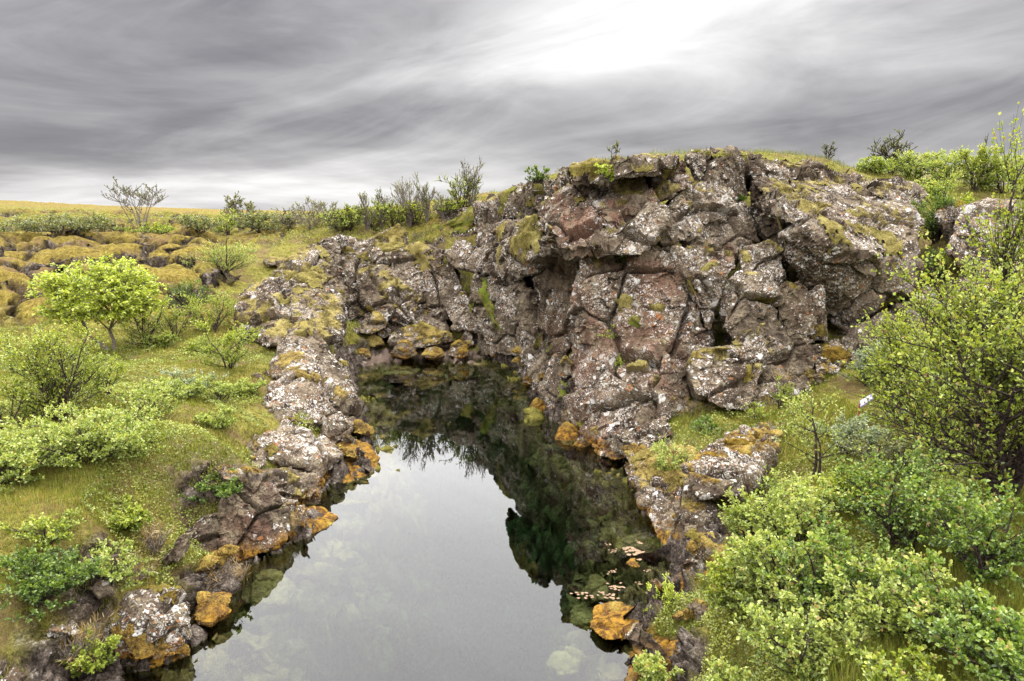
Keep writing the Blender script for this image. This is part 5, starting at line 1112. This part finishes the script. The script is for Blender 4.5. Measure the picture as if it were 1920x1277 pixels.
# ------------------------------------------------------------------ grass and ground cover
def scatter(n, box, seed, near_bias=True):
    """random ground points seen by the camera, denser near it"""
    rs = np.random.RandomState(seed); x0, x1, y0, y1 = box
    Y = y0 * (y1 / y0) ** rs.uniform(size=n) if near_bias else rs.uniform(y0, y1, n)
    ax = rs.uniform(x0, x1, n); X = ax * Y
    return X, Y, rs
def blades(name, label, n, box, seed, hlo, hhi, wid, mat, mask, bend=.5, kind='stuff', cat='grass'):
    X, Y, rs = scatter(n, box, seed)
    z, d, hill, green, rock, sand = terrain(X, Y, True)
    P2 = np.stack([X, Y, np.zeros(n)], 1)
    keep = mask(X, Y, z, d, hill, P2, rs) & (d > .12) & (rock < .3) & (sand < .45)
    X, Y, z = X[keep], Y[keep], z[keep]; n = len(X)
    tall = .45 + .9 * np.clip(.5 + fbm(np.stack([X, Y, z * 0], 1) * 1.4, 2, seed), 0, 1)
    h = rs.uniform(hlo, hhi, n) * tall; w = wid * (Y / 8) ** .55 * rs.uniform(.7, 1.3, n)
    th = rs.uniform(0, 2 * math.pi, n); b = rs.uniform(.1, 1, n) * bend
    D = np.stack([np.cos(th), np.sin(th), np.zeros(n)], 1); S = np.stack([-np.sin(th), np.cos(th), np.zeros(n)], 1)
    S = S * .5 + np.array([[1, 0, 0]]) * .5
    B = np.stack([X, Y, z - .01], 1)
    M = B + D * (b * h * .35)[:, None] + np.array([[0, 0, 1]]) * (h * .62)[:, None]
    T = B + D * (b * h * 1.0)[:, None] + np.array([[0, 0, 1]]) * (h * (1 - .25 * b))[:, None]
    V = np.stack([B - S * w[:, None] / 2, B + S * w[:, None] / 2, M + S * w[:, None] * .4, T, M - S * w[:, None] * .4], 1).reshape(-1, 3)
    k = np.arange(n)[:, None] * 5
    F = np.concatenate([k + np.array([[0, 1, 2, 4]])], 1).reshape(-1); F2 = (k + np.array([[4, 2, 3]])).reshape(-1)
    rnd = np.clip(rs.normal(.45, .2, n) + fbm(np.stack([X, Y, z * 0], 1) * .7, 3, seed + 1) * .45, 0, 1)
    idx = np.concatenate([F, F2]); tot = np.concatenate([np.full(n, 4), np.full(n, 3)])
    o = link(name, np_mesh(name, V, idx, tot, {'rnd': np.repeat(rnd, 5)}), None, mat); tag(o, kind='stuff', label=label, cat=cat)
    return o
def cover(name, label, n, box, seed, hmax, leaf, mat, mask, cat='ground cover'):
    X, Y, rs = scatter(n, box, seed)
    z, d, hill, green, rock, sand = terrain(X, Y, True)
    P2 = np.stack([X, Y, np.zeros(n)], 1)
    keep = mask(X, Y, z, d, hill, P2, rs) & (d > .1) & (rock < .35) & (sand < .45)
    X, Y, z = X[keep], Y[keep], z[keep]; n = len(X); P2 = P2[keep]
    lump = np.clip(.5 + fbm(P2 * 2.2, 3, seed + 3) * 1.1, .05, 1)
    P = np.stack([X, Y, z + hmax * lump * rs.uniform(.1, 1, n) ** .6], 1)
    D = rs.normal(size=(n, 3)); D[:, 2] = np.abs(D[:, 2]) * .6
    L = leaf * (Y / 8) ** .45 * rs.uniform(.6, 1.3, n)
    rnd = np.clip(.40 + rs.normal(size=n) * .16 + (lump - .5) * .35, 0, 1)
    V, F, R = leaf_mesh(P, D, L, L * .7, rs, False, rnd)
    o = link(name, np_mesh(name, V, F, 4, {'rnd': R}), None, mat); tag(o, kind='stuff', label=label, cat=cat)
LEFTB = (-.86, -.12, 5.2, 24); RIGHTB = (.16, .92, 3.6, 17); HILLB = (-.86, .0, 18, 60)
nz_ = lambda P2, s, k, t: fbm(P2 * k, 3, s) > t
blades('grass', 'short yellow-green grass of the left meadow', 190000, LEFTB, 11, .03, .12, .009, M_GRASS, lambda X, Y, z, d, h, P2, rs: (h < .5) & nz_(P2, 200, .6, -.25))
blades('grass', 'green grass growing between the bushes of the right bank', 190000, RIGHTB, 12, .05, .20, .008, M_GRASS, lambda X, Y, z, d, h, P2, rs: (z < 2.6) & nz_(P2, 201, .7, -.3), bend=.7)
blades('dry_grass', 'tawny dry grass on both banks', 90000, (-.86, .92, 4, 20), 13, .05, .16, .006, M_DRY, lambda X, Y, z, d, h, P2, rs: (h < .3) & (z < 2.6) & nz_(P2, 202, 1.3, .02), bend=1.0)
cover('ground_cover', 'low leafy heath cover in the left meadow', 280000, LEFTB, 14, .15, .027, M_HERB, lambda X, Y, z, d, h, P2, rs: (h < .6) & nz_(P2, 203, .8, -.08))
cover('ground_cover', 'low leafy cover on the right bank', 250000, RIGHTB, 15, .20, .028, M_HERB, lambda X, Y, z, d, h, P2, rs: (z < 2.8) & nz_(P2, 204, .8, -.12))
cover('ground_cover', 'green crowberry mats on the left hillside', 120000, HILLB, 16, .14, .032, M_HERB, lambda X, Y, z, d, h, P2, rs: (fbm(P2 * .16, 3, 50) > .04) & (Y > 29))
blades('grass', 'grass on the shoulder and plateau behind the crest', 60000, (-.3, .75, 22, 45), 17, .08, .25, .007, M_GRASS, lambda X, Y, z, d, h, P2, rs: nz_(P2, 205, .4, -.3))
# pale scum floating over the shallows
def floats():
    rs = np.random.RandomState(4); V = []; F = []; tot = []; k = 0
    for (px, py, r, n) in [(1190, 1034, .16, 26), (1148, 1033, .06, 8), (1141, 1020, .04, 5), (1150, 1073, .07, 10), (1152, 1102, .10, 16), (1150, 1122, .10, 14), (1095, 1117, .10, 14), (1128, 1113, .05, 8), (1202, 1094, .05, 7), (1213, 1070, .04, 5), (1197, 1015, .04, 5)]:
        c = PZ(px, py, .004)
        for j in range(n):
            a = rs.normal(size=2) * r * .6; m = 9; th = np.linspace(0, 2 * math.pi, m, endpoint=False); q = max(.012, r * .17) * rs.uniform(.5, 1.3, m)
            for s_ in (1, 0): V += [(c.x + a[0] + math.cos(t) * q[i] * 1.4, c.y + a[1] + math.sin(t) * q[i], .004 + .003 * s_ + .0004 * j) for i, t in enumerate(th)]
            F += list(range(k, k + m)); tot.append(m)
            F += list(range(k + 2 * m - 1, k + m - 1, -1)); tot.append(m); 
            for i in range(m): F += [k + m + i, k + m + (i + 1) % m, k + (i + 1) % m, k + i]; tot.append(4)
            k += 2 * m
    m, g, out = new_mat('floating_algae'); pos = g.node('ShaderNodeNewGeometry').outputs['Position']
    c = g.mix(g.noise(pos, 40, 4), (.13, .075, .04), (.30, .20, .12)); bs = g.node('ShaderNodeBsdfPrincipled', {'Base Color': c, 'Roughness': .9}); g.l.new(bs.outputs[0], out.inputs[0])
    o = link('floating_algae', np_mesh('floating_algae', np.array(V), F, np.array(tot)), None, m); tag(o, 'pinkish scum drifting over the brown shallows', 'algae', kind='stuff')
floats()
def far_ridge():
    rs = np.random.RandomState(3); n = 260; m = 26
    A = np.linspace(math.radians(24), math.radians(58), n); V = []
    for j in range(m):
        t = j / (m - 1)
        for i, a in enumerate(A):
            R = 330 + 25 * math.sin(a * 9); u = (a - A[0]) / (A[-1] - A[0])
            H = 14.5 + 24 * u ** .6 + 2.5 * math.sin(a * 40) + 1.5 * math.sin(a * 97 + 1)
            prof = t ** .9; rr = R + 30 * prof + (70 if j == m - 1 else 0)
            V.append((math.sin(a) * rr, math.cos(a) * rr, 2 + H * min(1, prof * 1.05)))
    V = np.array(V); V += (fbm(V * .06, 4, 7)[:, None] * np.array([[7, 7, 2.2]]))
    i = np.arange(m - 1)[:, None] * n + np.arange(n - 1)[None]; F = np.stack([i, i + 1, i + n + 1, i + n], 2).reshape(-1, 4)
    mt, g, out = new_mat('ridge_rock'); geo = g.node('ShaderNodeNewGeometry'); pos = geo.outputs['Position']
    nz = g.node('ShaderNodeSeparateXYZ', {0: geo.outputs['Normal']}).outputs[2]
    c = g.mix(g.ramp01(g.noise(g.vmul(pos, (1, 1, .35)), .12, 7, .7), .38, .62), (.028, .026, .030), (.12, .11, .115))
    c = g.mix(g.ramp01(nz, .5, .75), c, (.12, .11, .035)); bs = g.node('ShaderNodeBsdfPrincipled', {'Base Color': c, 'Roughness': 1.0}); g.l.new(bs.outputs[0], out.inputs[0])
    o = link('hills', np_mesh('hills', V, F, 4, smooth=False), None, mt); tag(o, kind='structure')
far_ridge()
